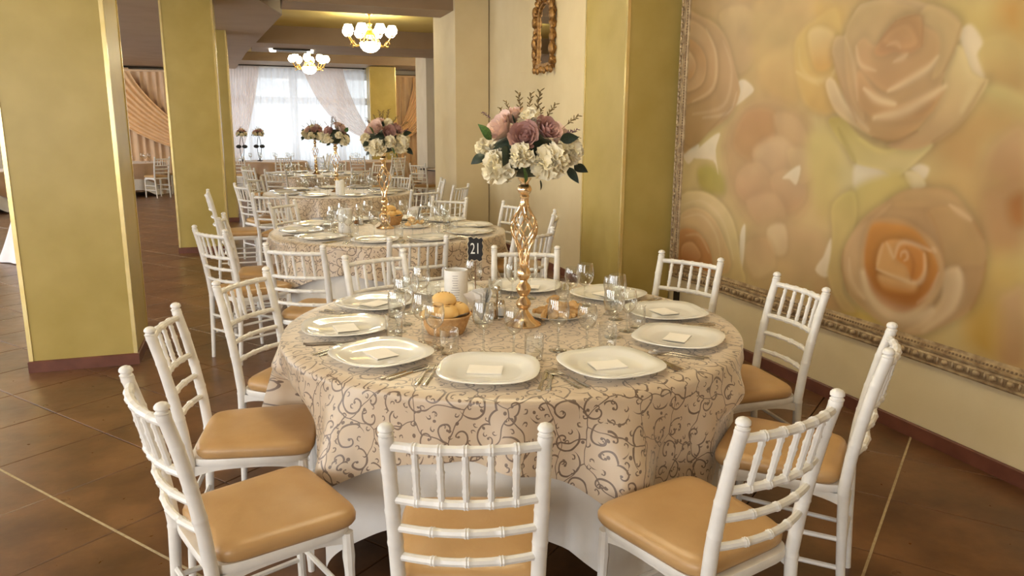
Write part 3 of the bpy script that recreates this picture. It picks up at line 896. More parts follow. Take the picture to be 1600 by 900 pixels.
    ('b',[(-3.107,0.842),(-3.1,0.936),(-3.052,0.991),(-2.944,1.006),(-2.817,0.966),(-2.799,0.874),(-2.846,0.803),(-2.957,0.809),(-3.057,0.816)],(206,150,84),(212,160,98),0.01,0.28,-90),
    ('b',[(-2.985,0.908),(-2.98,0.976),(-2.916,0.997),(-2.819,0.957),(-2.807,0.872),(-2.862,0.807),(-2.912,0.876)],(196,132,62),(188,120,50),0.01,0.2,-90),
    ('b',[(-3.084,0.8),(-2.956,0.8),(-2.848,0.799),(-2.855,0.753),(-2.947,0.734),(-3.046,0.737)],(214,168,110),(190,126,58),0.02,0.15,-90),
    ('s',[(-3.196,0.791),(-3.135,0.683),(-3.038,0.622),(-2.901,0.605),(-2.787,0.644),(-2.734,0.686)],0.05,(236,206,164),0.85),
    ('s',[(-3.106,0.831),(-2.957,0.809),(-2.838,0.804),(-2.8,0.863),(-2.816,0.957)],0.012,(236,206,164),0.8),
    ('s',[(-2.992,0.913),(-2.974,0.983),(-2.909,1.0),(-2.781,0.978)],0.012,(236,206,164),0.8),
    ('s',[(-2.956,0.919),(-2.951,0.945),(-2.922,0.95),(-2.913,0.92),(-2.932,0.904)],0.008,(236,206,164),0.8),
    ('s',[(-3.058,0.982),(-3.001,0.906)],0.01,(236,206,164),0.7),
    ('s',[(-3.104,0.842),(-3.081,0.968)],0.01,(236,206,164),0.5),
    ('s',[(-2.72,0.877),(-2.754,0.774),(-2.821,0.705)],0.012,(236,206,164),0.5),
    ('s',[(-2.774,0.996),(-2.753,0.978)],0.012,(236,206,164),0.6),
    ('s',[(-2.618,0.916),(-2.594,0.828),(-2.634,0.704),(-2.764,0.574)],0.03,(236,206,164),0.4),
    ('s',[(-2.708,1.212),(-2.585,1.154)],0.014,(236,206,164),0.5),
    ('s',[(-3.307,0.856),(-3.275,0.74),(-3.169,0.652)],0.014,(236,206,164),0.4),
    ('s',[(-2.926,0.973),(-2.873,0.904),(-2.876,0.81)],0.012,(146,88,36),0.7),
    ('s',[(-2.481,0.98),(-2.483,0.87),(-2.524,0.74)],0.012,(146,88,36),0.5),
    ('s',[(-3.353,0.898),(-3.35,0.788),(-3.29,0.663)],0.01,(146,88,36),0.5),
    ('s',[(-2.581,1.165),(-2.508,1.075)],0.008,(146,88,36),0.4),
    ('s',[(-2.824,1.17),(-2.748,1.073),(-2.689,0.914)],0.012,(146,88,36),0.3),
]


def paint_mural():
    """flat printed picture: petals as soft-edged shapes and strokes in wall metres (u = -Y, z)"""
    ny, nz = 680, 440
    Y = np.linspace(MY0 - FW + 0.01, MY1 + FW - 0.01, ny)
    Z = np.linspace(MZ0 + FW - 0.01, MZ1 - FW + 0.01, nz)
    yy, zz = np.meshgrid(Y, Z, indexing='ij')
    uu = -yy
    lamp = np.array([0.85, 0.84, 0.82]) * PRINT_GAIN
    lin = lambda c: np.clip(np.array(S(c)[:3]) / lamp, 0, 0.92)

    def vnoise(f, seed):
        g_ = np.random.default_rng(seed).random((64, 64))
        a, b = (uu * f) % 63, (zz * f) % 63
        i, j = a.astype(int), b.astype(int)
        s_, t = a - i, b - j
        s_, t = s_ * s_ * (3 - 2 * s_), t * t * (3 - 2 * t)
        i2, j2 = (i + 1) % 64, (j + 1) % 64
        return (g_[i, j] * (1 - s_) + g_[i2, j] * s_) * (1 - t) + (g_[i, j2] * (1 - s_) + g_[i2, j2] * s_) * t
    n1, n2, n3 = vnoise(1.6, 1)[..., None], vnoise(3.2, 2)[..., None], vnoise(9.0, 3)
    im = lin((204, 174, 118)) * (1 - n1) + lin((206, 182, 122)) * n1
    im = im * (1 - .5 * n2) + lin((196, 160, 106)) * .5 * n2

    def spline(P, closed, k=5):
        P = np.array(P)
        n = len(P)
        o_ = []
        for i in range(n if closed else n - 1):
            if closed:
                p0, p1, p2, p3 = P[i - 1], P[i], P[(i + 1) % n], P[(i + 2) % n]
            else:
                p0, p1, p2, p3 = P[max(i - 1, 0)], P[i], P[i + 1], P[min(i + 2, n - 1)]
            for t in np.arange(k) / k:
                o_.append(.5 * (2 * p1 + (p2 - p0) * t + (2 * p0 - 5 * p1 + 4 * p2 - p3) * t * t + (3 * p1 - p0 - 3 * p2 + p3) * t ** 3))
        if not closed:
            o_.append(P[-1])
        return np.array(o_)

    def window(Q, pad):
        i0, i1 = np.searchsorted(-Y, (Q[:, 0].min() - pad, Q[:, 0].max() + pad))
        j0, j1 = np.searchsorted(Z, (Q[:, 1].min() - pad, Q[:, 1].max() + pad))
        return (slice(i0, i1), slice(j0, j1)) if i1 - i0 > 1 and j1 - j0 > 1 else None

    def seg_dist(Q, sl, closed):
        u, z = uu[sl], zz[sl]
        d = np.full(u.shape, 9.0)
        tt = np.zeros(u.shape)
        ins_ = np.zeros(u.shape, bool)
        n = len(Q)
        for i in range(n if closed else n - 1):
            a, b = Q[i], Q[(i + 1) % n]
            e = b - a
            t = np.clip(((u - a[0]) * e[0] + (z - a[1]) * e[1]) / max(1e-12, e @ e), 0, 1)
            dd = np.hypot(u - a[0] - t * e[0], z - a[1] - t * e[1])
            m_ = dd < d
            d = np.where(m_, dd, d)
            tt = np.where(m_, (i + t) / n, tt)
            if closed and a[1] != b[1]:
                ins_ ^= ((a[1] > z) != (b[1] > z)) & (u < (b[0] - a[0]) * (z - a[1]) / (b[1] - a[1]) + a[0])
        return d, tt, ins_

    def blob(P, cA, cB, soft, sh, gd):
        Q = spline(P, True, 4)
        sl = window(Q, .10 + soft)
        if sl is None:
            return
        d, _, ins_ = seg_dist(Q, sl, True)
        sd = np.where(ins_, d, -d)
        soft = soft * 1.25
        al = np.clip(sd / (2 * soft) + .5, 0, 1)
        al = al * al * (3 - 2 * al)
        g_ = np.array([math.cos(R(gd)), math.sin(R(gd))])
        pr = Q @ g_
        t = np.clip((uu[sl] * g_[0] + zz[sl] * g_[1] - pr.min()) / (pr.max() - pr.min() + 1e-9), 0, 1)[..., None]
        c = lin(cA) * (1 - t) + lin(cB) * t
        edge = np.exp(-(np.clip(sd, 0, None) / .018) ** 2)[..., None] * (.10 if sh > .1 else 0)
        c = c * (1 + edge)
        shd = (np.exp(-(np.clip(-sd, 0, None) / .030) ** 2) * sh * .7)[..., None]
        im[sl] = im[sl] * (1 - shd) * (1 - al[..., None]) + c * al[..., None]

    def stroke(P, w_, c, alpha):
        Q = spline(P, False, 5)
        sl = window(Q, w_ * 3)
        if sl is None:
            return
        d, t, _ = seg_dist(Q, sl, False)
        w_, alpha = w_ * 1.15, alpha * (.72 if w_ > .013 else .5)
        ww = w_ * (.35 + .65 * np.sin(np.clip(t, 0.02, .98) * PI))
        al = (np.exp(-(d / ww) ** 2) * alpha)[..., None]
        im[sl] = im[sl] * (1 - al) + lin(c) * al

    # loose blooms beyond what the photograph shows (above and to the right)
    g0 = np.random.default_rng(5)
    for (a, b, r_) in ((-4.4, 2.62, .36), (-3.5, 2.66, .34), (-2.6, 2.55, .36), (-1.85, 2.3, .42), (-1.5, 1.5, .45), (-1.7, .85, .40), (-1.25, 2.6, .35), (-1.2, .7, .3)):
        for k in range(5):
            s_ = r_ * (1 - k * .18)
            pts = [(a + s_ * (1 + .16 * g0.random()) * math.cos(q), b + s_ * (1 + .16 * g0.random()) * math.sin(q)) for q in np.linspace(0, 2 * PI, 9)[:-1]]
            blob(pts, (210 - 4 * k, 178 - 8 * k, 126 - 11 * k), (198 - 3 * k, 160 - 7 * k, 108 - 10 * k), .012, .22, -90 + 40 * k)
            q0 = g0.random() * 6
            stroke([(a + s_ * .92 * math.cos(q0 + q), b + s_ * .92 * math.sin(q0 + q)) for q in np.linspace(0, 2, 6)], .018, (228, 202, 158), .5)
    for it in MURAL:
        if it[0] == 'b':
            blob(*it[1:])
        else:
            stroke(*it[1:])
    n5, n6 = vnoise(6.0, 21)[..., None], vnoise(14.0, 22)[..., None]
    im = im * (.90 + .14 * n5 + .06 * n6)
    for _ in range(1):
        im[1:-1] = (im[:-2] + im[1:-1] * 2 + im[2:]) / 4
        im[:, 1:-1] = (im[:, :-2] + im[:, 1:-1] * 2 + im[:, 2:]) / 4
    im = np.clip(im * (0.96 + .08 * n3[..., None]), 0, 1)
    mb = MB()
    P = np.stack([np.full_like(yy, WALL_X - 0.022), yy, zz], -1)
    me = bpy.data.meshes.new('print')
    n = ny * nz
    idx = np.arange(n).reshape(ny, nz)
    q = np.stack([idx[:-1, :-1], idx[:-1, 1:], idx[1:, 1:], idx[1:, :-1]], -1).reshape(-1, 4)
    me.vertices.add(n)
    me.vertices.foreach_set('co', P.reshape(-1).astype(np.float32))
    me.loops.add(q.size)
    me.loops.foreach_set('vertex_index', q.reshape(-1).astype(np.int32))
    me.polygons.add(len(q))
    me.polygons.foreach_set('loop_start', np.arange(0, q.size, 4, dtype=np.int32))
    me.update(calc_edges=True)
    at = me.color_attributes.new('print', 'FLOAT_COLOR', 'POINT')
    at.data.foreach_set('color', np.concatenate([im.reshape(-1, 3), np.ones((n, 1))], 1).astype(np.float32).ravel())
    me.materials.append(M['mural'])
    me.validate()
    return me


mural = thing('framed_mural', 'huge mural of cream and peach roses in an ornate antique frame on the right wall', 'mural')
put('print', paint_mural(), mural)
MB().box(WALL_X - 0.02, WALL_X, MY1 + 0.02, MY0 - 0.02, MZ0 + 0.02, MZ1 - 0.02).build('backing', M['antique_dark'], mural, smooth=False)
PROF = [(0.0, 0.0), (0.0, .026), (.010, .034), (.018, .026), (.026, .030), (.060, .040), (.072, .032), (.078, .044), (.088, .046), (.094, .034), (.104, .032), (.110, .024), (.125, .022), (.125, 0.0)]
corners = [(MY0, MZ0), (MY1, MZ0), (MY1, MZ1), (MY0, MZ1)]
ins = [(-1, 1), (1, 1), (1, -1), (-1, -1)]
for i in range(4):
    a, b = corners[i], corners[(i + 1) % 4]
    da, db = ins[i], ins[(i + 1) % 4]
    P = [[(WALL_X - h, a[0] + da[0] * w_, a[1] + da[1] * w_), (WALL_X - h, b[0] + db[0] * w_, b[1] + db[1] * w_)] for w_, h in PROF]
    MB().grid(P).build('frame_side', M['antique'], mural, ang=25)
bead = MB().ball((0, 0, 0), 0.017, 8, 6, (0.7, 1.15, 1.0)).mesh('bead', M['antique'])
dart = MB().ball((0, 0, 0), 0.010, 6, 5, (0.7, 0.7, 1.9)).mesh('dart', M['antique'])
small = MB()
for (ya, za, yb, zb) in ((MY0 - .043, MZ0 + .043, MY1 + .043, MZ0 + .043), (MY0 - .043, MZ0 + .043, MY0 - .043, MZ1 - .043)):
    L_ = math.hypot(yb - ya, zb - za)
    n = int(L_ / 0.085)
    for k in range(1, n):
        t = k / n
        o = put('bead', bead, mural, (WALL_X - .040, ya + (yb - ya) * t, za + (zb - za) * t))
        d_ = put('dart', dart, mural, (WALL_X - .038, ya + (yb - ya) * (t + .5 / n), za + (zb - za) * (t + .5 / n)))
        if ya == yb:
            o.rotation_euler = d_.rotation_euler = (R(90), 0, 0)
for (ya, za, yb, zb) in ((MY0 - .099, MZ0 + .099, MY1 + .099, MZ0 + .099), (MY0 - .099, MZ0 + .099, MY0 - .099, MZ1 - .099)):
    L_ = math.hypot(yb - ya, zb - za)
    n = int(L_ / 0.02)
    for k in range(n):
        t = k / n
        small.ball((WALL_X - .034, ya + (yb - ya) * t, za + (zb - za) * t), 0.0065, 5, 4)
small.build('pearl_row', M['antique_dark'], mural)['kind'] = 'stuff'
MB().box(WALL_X - 0.02, WALL_X, 5.07, 5.13, 0.20, 0.32).build('wall_socket', M['rod'], None, smooth=False)
tag(bpy.data.objects['wall_socket'], 'small dark wall socket below the mural corner', 'socket')

# ================================================================== ORNATE MIRROR
mir = thing('wall_mirror', 'narrow arched mirror in a carved gilt frame high on the cream wall', 'mirror', (WALL_X, 8.02, 0))
hw_, zb_, zs_ = 0.19, 2.27, 2.74
arch = [(-hw_, zb_)] + [(hw_ * math.cos(PI - t), zs_ + 0.17 * math.sin(t)) for t in np.linspace(0, PI, 17)] + [(hw_, zb_)]
MB().add([(-0.02, y, z) for y, z in arch], [tuple(range(len(arch)))]).build('mirror_glass', M['mirror'], mir, smooth=False)
path = []
for (a, b) in zip(arch[:-1], arch[1:]):
    n = max(2, int(math.hypot(b[0] - a[0], b[1] - a[1]) / 0.02))
    path += [(a[0] + (b[0] - a[0]) * k / n, a[1] + (b[1] - a[1]) * k / n) for k in range(n)]
path.append(arch[-1])
MB().tube([(-0.025, y, z) for y, z in path], 0.018, 8).build('inner_moulding', M['giltwood'], mir)
MB().box(-0.05, 0, -0.25, 0.25, zb_ - 0.06, zb_).build('bottom_rail', M['giltwood'], mir, smooth=False)
out = [(y * 1.30, (z - zb_) * 1.12 + zb_ - .02) for y, z in path]
MB().tube([(-0.03, y, z) for y, z in out], [0.034 + 0.014 * math.sin(k * 1.1) + .006 * math.sin(k * 2.7) for k in range(len(out))], 8).build('carved_frame', M['giltwood'], mir)
scr = MB().ball((0, 0, 0), 0.032, 8, 6, (0.8, 1, 1.2)).mesh('carving', M['giltwood'])
for k in range(2, len(out) - 1, 5):
    y, z = out[k]
    s = 1.0 + 0.4 * math.sin(k * 2.1)
    o = put('carving', scr, mir, (-0.05, y * 1.06, z))
    o.scale = (s, s * 1.1, s * 1.3)
for k in range(6):
    put('carving', scr, mir, (-0.05, -0.25 + k * 0.1, zb_ - 0.075 + 0.015 * (k % 2)))
for k, (y, z, s) in enumerate(((0, 3.08, 1.9), (-.09, 3.04, 1.4), (.09, 3.04, 1.4), (-.17, 2.99, 1.3), (.17, 2.99, 1.3), (0, 3.16, 1.2))):
    o = put('carving', scr, mir, (-0.05, y, z))
    o.scale = (s, s, s)

# ================================================================== CHANDELIERS
def make_chandelier():
    c = thing('chandelier', '', 'chandelier')
    MB().lathe([(0.0, 0), (0.07, 0), (0.075, -0.02), (0.03, -0.05), (0.0, -0.05)], 16).build('ceiling_canopy', M['brass'], c)
    MB().tube([(0, 0, -0.04), (0, 0, -0.20)], 0.008, 8).build('rod', M['brass'], c)
    MB().lathe([(0.012, -0.16), (0.045, -0.18), (0.03, -0.22), (0.02, -0.28), (0.05, -0.31), (0.10, -0.36), (0.07, -0.40), (0.0, -0.42)], 16).build('body', M['brass'], c)
    MB().lathe([(0.0, -0.63), (0.05, -0.625), (0.11, -0.60), (0.155, -0.55), (0.17, -0.49), (0.165, -0.47), (0.0, -0.45)], 24).build('bowl', M['shade'], c)
    MB().lathe([(0.0, -0.66), (0.014, -0.65), (0.02, -0.635), (0.0, -0.625)], 10).build('drop_finial', M['brass'], c)
    globe = MB().lathe([(0.02, -0.075), (0.05, -0.06), (0.085, -0.02), (0.09, 0.02), (0.07, 0.06), (0.06, 0.085), (0.05, 0.06), (0.0, 0.04)], 10).mesh('lamp_shade', M['shade'])
    arm = MB()
    pts = [(0.08 + 0.30 * t, 0, -0.38 - 0.16 * math.sin(t * PI) + 0.02 * t) for t in np.linspace(0, 1, 14)]
    arm.tube(pts, 0.009, 6)
    arm.tube([(0.30 + 0.04 * math.cos(a), 0, -0.50 + 0.04 * math.sin(a)) for a in np.linspace(0, 5, 12)], 0.006, 5)
    arm.lathe([(0.0, -0.385), (0.03, -0.38), (0.035, -0.36), (0.0, -0.355)], 10, (0.38, 0, 0))
    arm_me = arm.mesh('arm', M['brass'])
    chain = MB().tube([(0.015, 0, -0.20), (0.06, 0, -0.28), (0.16, 0, -0.46)], 0.006, 5).mesh('hanger', M['brass'])
    for k in range(8):
        a = k * PI / 4 + 0.2
        ao = put('arm', arm_me, c, None, a)
        put('lamp_shade', globe, ao, (0.38, 0, -0.30))
        if k % 2 == 0:
            put('hanger', chain, c, None, a + .39)
    return c


chand = Stock(make_chandelier)
chand.place((2.02, 13.0, CEIL), 0.1, 'lit glass chandelier hanging nearer, right of the middle of the hall')
chand.place((1.47, 18.6, CEIL), 0.4, 'lit glass chandelier hanging farther, in front of the bright window')
for k, (x, y) in enumerate(((1.05, 7.0), (0.85, 2.75), (-4.2, -1.6), (-4.2, 3.0), (-4.2, 8.5), (-4.6, 13.6), (-4.6, 19.2), (4.75, 19.0))):  # last one is added out of sight in the right bay to brighten the drape
    chand.place((x, y, CEIL), 0.3 * k, ['lit chandelier above the second table', 'lit chandelier above the nearest table', 'lit chandelier behind the viewpoint at the left',
                'lit chandelier in the left aisle, nearest', 'lit chandelier in the left aisle, second', 'lit chandelier in the left aisle, third', 'lit chandelier in the left aisle, farthest', 'unseen chandelier added behind the pier to light the right peach drape'][k])


# ================================================================== CHAIRS
def make_chair():
    ch = thing('banquet_chair', '', 'chair')
    ZP = [0.0, 0.20, 0.44, 0.56, 0.68, 0.80, 0.895]
    YP = [-0.225, -0.212, -0.200, -0.212, -0.232, -0.257, -0.282]
    XP = [0.160, 0.162, 0.166, 0.169, 0.172, 0.174, 0.175]
    py = lambda z: float(np.interp(z, ZP, YP))
    px = lambda z: float(np.interp(z, ZP, XP))
    rings = [0.43, 0.565, 0.645, 0.725, 0.868]

    def bumps(v, at, amp, wid):
        return sum(amp * math.exp(-((v - a) / wid) ** 2) for a in at)

    zs = sorted(set(list(np.linspace(0, 0.895, 22)) + [r_ + d for r_ in (0.43, 0.60, 0.69, 0.80, 0.885) for d in (-0.012, -0.006, 0, 0.006, 0.012) if r_ + d <= 0.897]))
    pm = {}
    for s in (-1, 1):
        b = MB()
        b.tube([(s * px(z), py(z), z) for z in zs], [float(np.interp(z, [0, .44, .6, .9], [.0125, .0185, .0185, .0165])) + bumps(z, (0.43, 0.60, 0.69, 0.80, 0.885), .0016, .005) for z in zs], 12)
        top = (s * px(.895), py(.895), 0.893)
        b.lathe([(0.0, 0.0), (.0165, 0.0), (.0185, .004), (.0145, .008), (.0145, .011), (.0185, .015), (.0180, .021), (.0135, .027), (.006, .0305), (0.0, .031)], 10, top)
        b.build('back_post', M['chair'], ch)
    leg = []
    zl = list(np.linspace(0, 0.43, 12))
    for s in (-1, 1):
        MB().tube([(s * (0.178 + 0.006 * (0.43 - z)), 0.172 + 0.02 * (0.43 - z), z) for z in zl],
                  [float(np.interp(z, [0, .43], [.0115, .0165])) + bumps(z, (0.08, 0.36), .003, .02) for z in zl], 9).build('leg', M['chair'], ch)
    # bowed rails
    sx_ = [-0.112, -0.056, 0.0, 0.056, 0.112]

    def rail(name, z, r_, bow, ringx):
        xs_ = sorted(set(list(np.linspace(-px(z), px(z), 19)) + [x + d for x in ringx for d in (-.007, -.0035, 0, .0035, .007)]))
        f = lambda x: py(z) - bow * (1 - (x / px(z)) ** 2)
        MB().tube([(x, f(x), z) for x in xs_], [r_ + bumps(x, [a + e for a in ringx for e in (-.0035, .0035)], .0028, .0028) for x in xs_], 8).build(name, M['chair'], ch)
        return f

    f1 = rail('top_rail', 0.868, 0.0118, 0.030, sx_)
    f2 = rail('middle_rail', 0.725, 0.0112, 0.034, sx_)
    rail('ladder_slat', 0.645, 0.0105, 0.034, [-0.08, 0.0, 0.08])
    rail('ladder_slat', 0.563, 0.0105, 0.034, [-0.08, 0.0, 0.08])
    for x in sx_:
        t_ = np.linspace(0, 1, 21)
        MB().tube([(x, f2(x) + (f1(x) - f2(x)) * t, 0.725 + 0.143 * t) for t in t_],
                  [0.0066 + 0.0018 * math.sin(PI * t) + bumps(t, (0.16, 0.24, 0.52, 0.60, 0.84), .0026, .022) for t in t_], 8).build('spindle', M['chair'], ch)
    # seat
    def outline(n, wb, wf, yb, yf, e=4.5):
        P = []
        for k in range(n):
            a = 2 * PI * k / n
            c_, s_ = math.cos(a), math.sin(a)
            x = math.copysign(abs(c_) ** (2 / e), c_)
            y = math.copysign(abs(s_) ** (2 / e), s_)
            yy = yb + (yf - yb) * (y + 1) / 2
            P.append((x * (wb + (wf - wb) * (y + 1) / 2), yy))
        return P
    def rings_(prof, wb, wf, yb, yf, n=36, e=4.5):
        cy = (yb + yf) / 2
        o_ = outline(n, wb, wf, yb, yf, e)
        return [[(x * s_, cy + (y - cy) * s_, z) for x, y in o_] for s_, z in prof]
    MB().grid(rings_([(0.0, .425), (1.0, .425), (1.012, .432), (1.012, .445), (1.0, .452), (0.0, .452)], .176, .196, -.205, .195, e=6), cv=True).build('seat_frame', M['chair'], ch)
    MB().grid(rings_([(0.0, .452), (.97, .452), (1.0, .462), (1.005, .478), (.985, .489), (.945, .497), (.82, .5025), (.5, .507), (0.0, .509)], .180, .207, -.186, .212, e=7.0), cv=True).build('seat_cushion', M['cushion'], ch, ang=70)
    # apron under the front and sides
    for s in (-1, 1):
        P = [[(s * (.172 + .006 * t), -.19 + .36 * t, .428), (s * (.172 + .006 * t), -.19 + .36 * t, .412 - .022 * abs(2 * t - 1) ** 3)] for t in np.linspace(0, 1, 15)]
        b = MB().grid(P)
        b.grid([[(p[0] - s * .012, p[1], p[2]) for p in row] for row in P])
        b.grid([[row[1], (row[1][0] - s * .012, row[1][1], row[1][2])] for row in P])
        b.build('apron', M['chair'], ch)
    P = [[(-.178 + .356 * t, .183, .428), (-.178 + .356 * t, .183, .412 - .022 * abs(2 * t - 1) ** 3)] for t in np.linspace(0, 1, 15)]
    b = MB().grid(P)
    b.grid([[(p[0], p[1] - .012, p[2]) for p in row] for row in P])
    b.grid([[row[1], (row[1][0], row[1][1] - .012, row[1][2])] for row in P])
    b.build('apron', M['chair'], ch)
    # stretchers
    for s in (-1, 1):
        for z in (0.17, 0.27):
            MB().tube([(s * px(z), py(z), z), (s * .179, .176, z)], .0085, 7).build('stretcher', M['chair'], ch)
    for z in (0.20, 0.30):
        MB().tube([(-px(z), py(z), z), (px(z), py(z), z)], .0085, 7).build('stretcher', M['chair'], ch)
    MB().tube([(-.179, .176, .22), (.179, .176, .22)], .0085, 7).build('stretcher', M['chair'], ch)
    return ch


chairs = Stock(make_chair)
T1, T2, T3, T4 = (1.01, 2.90), (1.05, 6.05), (1.08, 9.90), (1.12, 14.0)


SEATS = []


def seat_chair(mx, my, face_deg, label, group):
    """mx,my: midpoint between the finials; face: direction the sitter looks"""
    a = R(face_deg)
    d = 0.285
    SEATS.append((mx + d * math.cos(a), my + d * math.sin(a), math.cos(a), math.sin(a)))
    return chairs.place((mx + d * math.cos(a), my + d * math.sin(a), 0), a - PI / 2, label, group)


def toward(mx, my, t, off=0):
    return math.degrees(math.atan2(t[1] - my, t[0] - mx)) + off


G1 = 'white chairs around the nearest table'
for mx, my, fa, lb in (
    (0.412, 1.485, 71.7, 'white spindle-back chair nearest the camera, its back centred before the nearest table'),
    (1.184, 1.365, 104, 'white spindle-back chair at the front right of the nearest table, large gold seat'),
    (1.893, 1.771, 133, 'white chair seen edge-on at the right of the nearest table'),
    (2.238, 2.605, 175, 'white chair between the nearest table and the mural, facing left'),
    (2.155, 3.349, -153, 'white chair at the back right of the nearest table, under the mural corner'),
    (1.428, 3.872, -111, 'white chair behind the tall gold vase of the nearest table'),
    (0.595, 3.905, -67.7, 'white chair at the back left of the nearest table, behind the bread basket'),
    (-0.06, 3.470, -36, 'white chair at the left of the nearest table, third from the front'),
    (-0.313, 2.763, -8, 'white chair at the left of the nearest table, second from the front'),
    (-0.290, 1.998, 20, 'white chair at the front left of the nearest table, large gold seat in front')):
    seat_chair(mx, my, fa, lb, G1)
G2 = 'white chairs around the second table'
for mx, my, off, lb in (
    (0.21, 4.32, -6, 'white chair pulled out at the front left of the second table, back turned'),
    (0.94, 4.42, 4, 'white chair at the front of the second table, back turned'),
    (1.74, 4.55, 0, 'white chair at the front right of the second table, behind the tall vase'),
    (2.27, 5.50, 0, 'white chair at the right of the second table, below the mirror, nearer of two'),
    (2.22, 6.33, 0, 'white chair at the right of the second table, below the mirror, farther of two'),
    (1.80, 7.00, 0, 'white chair at the back right of the second table'),
    (0.26, 6.98, 10, 'white chair at the back left of the second table'),
    (-0.22, 5.96, -8, 'white chair at the left of the second table, farther of two'),
    (-0.27, 5.22, 2, 'white chair at the left of the second table, seen edge-on')):
    seat_chair(mx, my, toward(mx, my, T2, off), lb, G2)
G3 = 'white chairs around the third table'
for mx, my, off, lb in (
    (0.18, 7.95, 0, 'white chair at the front left of the third table, back turned'),
    (1.80, 8.05, 0, 'white chair at the front right of the third table, back turned'),
    (2.36, 8.62, 0, 'white chair against the cream wall right of the third table, nearer'),
    (2.42, 9.75, 0, 'white chair beside the cream pier right of the third table'),
    (2.05, 10.75, 0, 'white chair at the back right of the third table'),
    (0.05, 10.55, 0, 'white chair at the back left of the third table'),
    (-0.42, 8.42, -42, 'white chair in front of the second pillar, nearer of two'),
    (-0.10, 9.35, 0, 'white chair in front of the second pillar, farther of two')):
    seat_chair(mx, my, toward(mx, my, T3, off), lb, G3)
G4 = 'white chairs around the fourth table'
for mx, my, off, lb in (
    (0.39, 12.55, 0, 'white chair at the front left of the fourth table'),
    (1.75, 12.60, 0, 'white chair at the front right of the fourth table'),
    (-0.02, 13.25, 0, 'white chair at the left of the fourth table, nearer of two'),
    (-0.05, 14.40, 0, 'white chair at the left of the fourth table, farther of two'),
    (2.45, 13.55, 0, 'white chair at the right of the fourth table, nearer of two'),
    (2.38, 14.65, 0, 'white chair at the right of the fourth table, farther of two'),
    (0.75, 15.30, 0, 'white chair behind the fourth table, left'),
    (1.65, 15.25, 0, 'white chair behind the fourth table, right')):
    seat_chair(mx, my, toward(mx, my, T4, off), lb, G4)
FAR_T = [((0.55, 20.1), 0.85, 'round table in long taupe cloth before the left half of the bright window'),
         ((3.05, 19.7), 0.85, 'round table in long taupe cloth before the far gold pillar'),
         ((4.02, 15.2), 0.60, 'small round table in taupe cloth tucked behind the cream pier'),
         ((-2.75, 19.9), 0.85, 'round table in taupe cloth seen between the two left pillars'),
         ((-4.9, 16.6), 0.85, 'round table in taupe cloth at the extreme left edge')]
G5 = 'white chairs around the far taupe tables'
for ti, mx, my, lb in (
    (0, -0.25, 18.85, 'white chair at the left before the far left taupe table'),
    (0, 0.78, 18.62, 'white chair at the right before the far left taupe table'),
    (0, -0.95, 20.3, 'white chair left of the far left taupe table'),
    (0, 2.0, 20.3, 'white chair right of the far left taupe table'),
    (1, 2.45, 18.30, 'white chair at the left before the far right taupe table'),
    (1, 3.45, 18.30, 'white chair at the right before the far right taupe table'),
    (1, 4.35, 18.85, 'white chair right of the far right taupe table, nearer'),
    (1, 4.55, 20.10, 'white chair right of the far right taupe table, farther'),
    (1, 1.62, 18.9, 'white chair left of the far right taupe table'),
    (2, 3.05, 14.3, 'white chair left of the small taupe table by the pier, nearer'),
    (2, 2.95, 15.85, 'white chair left of the small taupe table by the pier, farther'),
    (3, -1.82, 18.65, 'white chair before the taupe table between the left pillars'),
    (3, -1.30, 19.9, 'white chair right of the taupe table between the left pillars'),
    (4, -4.35, 15.3, 'white chair at the extreme left edge beside a taupe table')):
    seat_chair(mx, my, toward(mx, my, FAR_T[ti][0]), lb, G5)


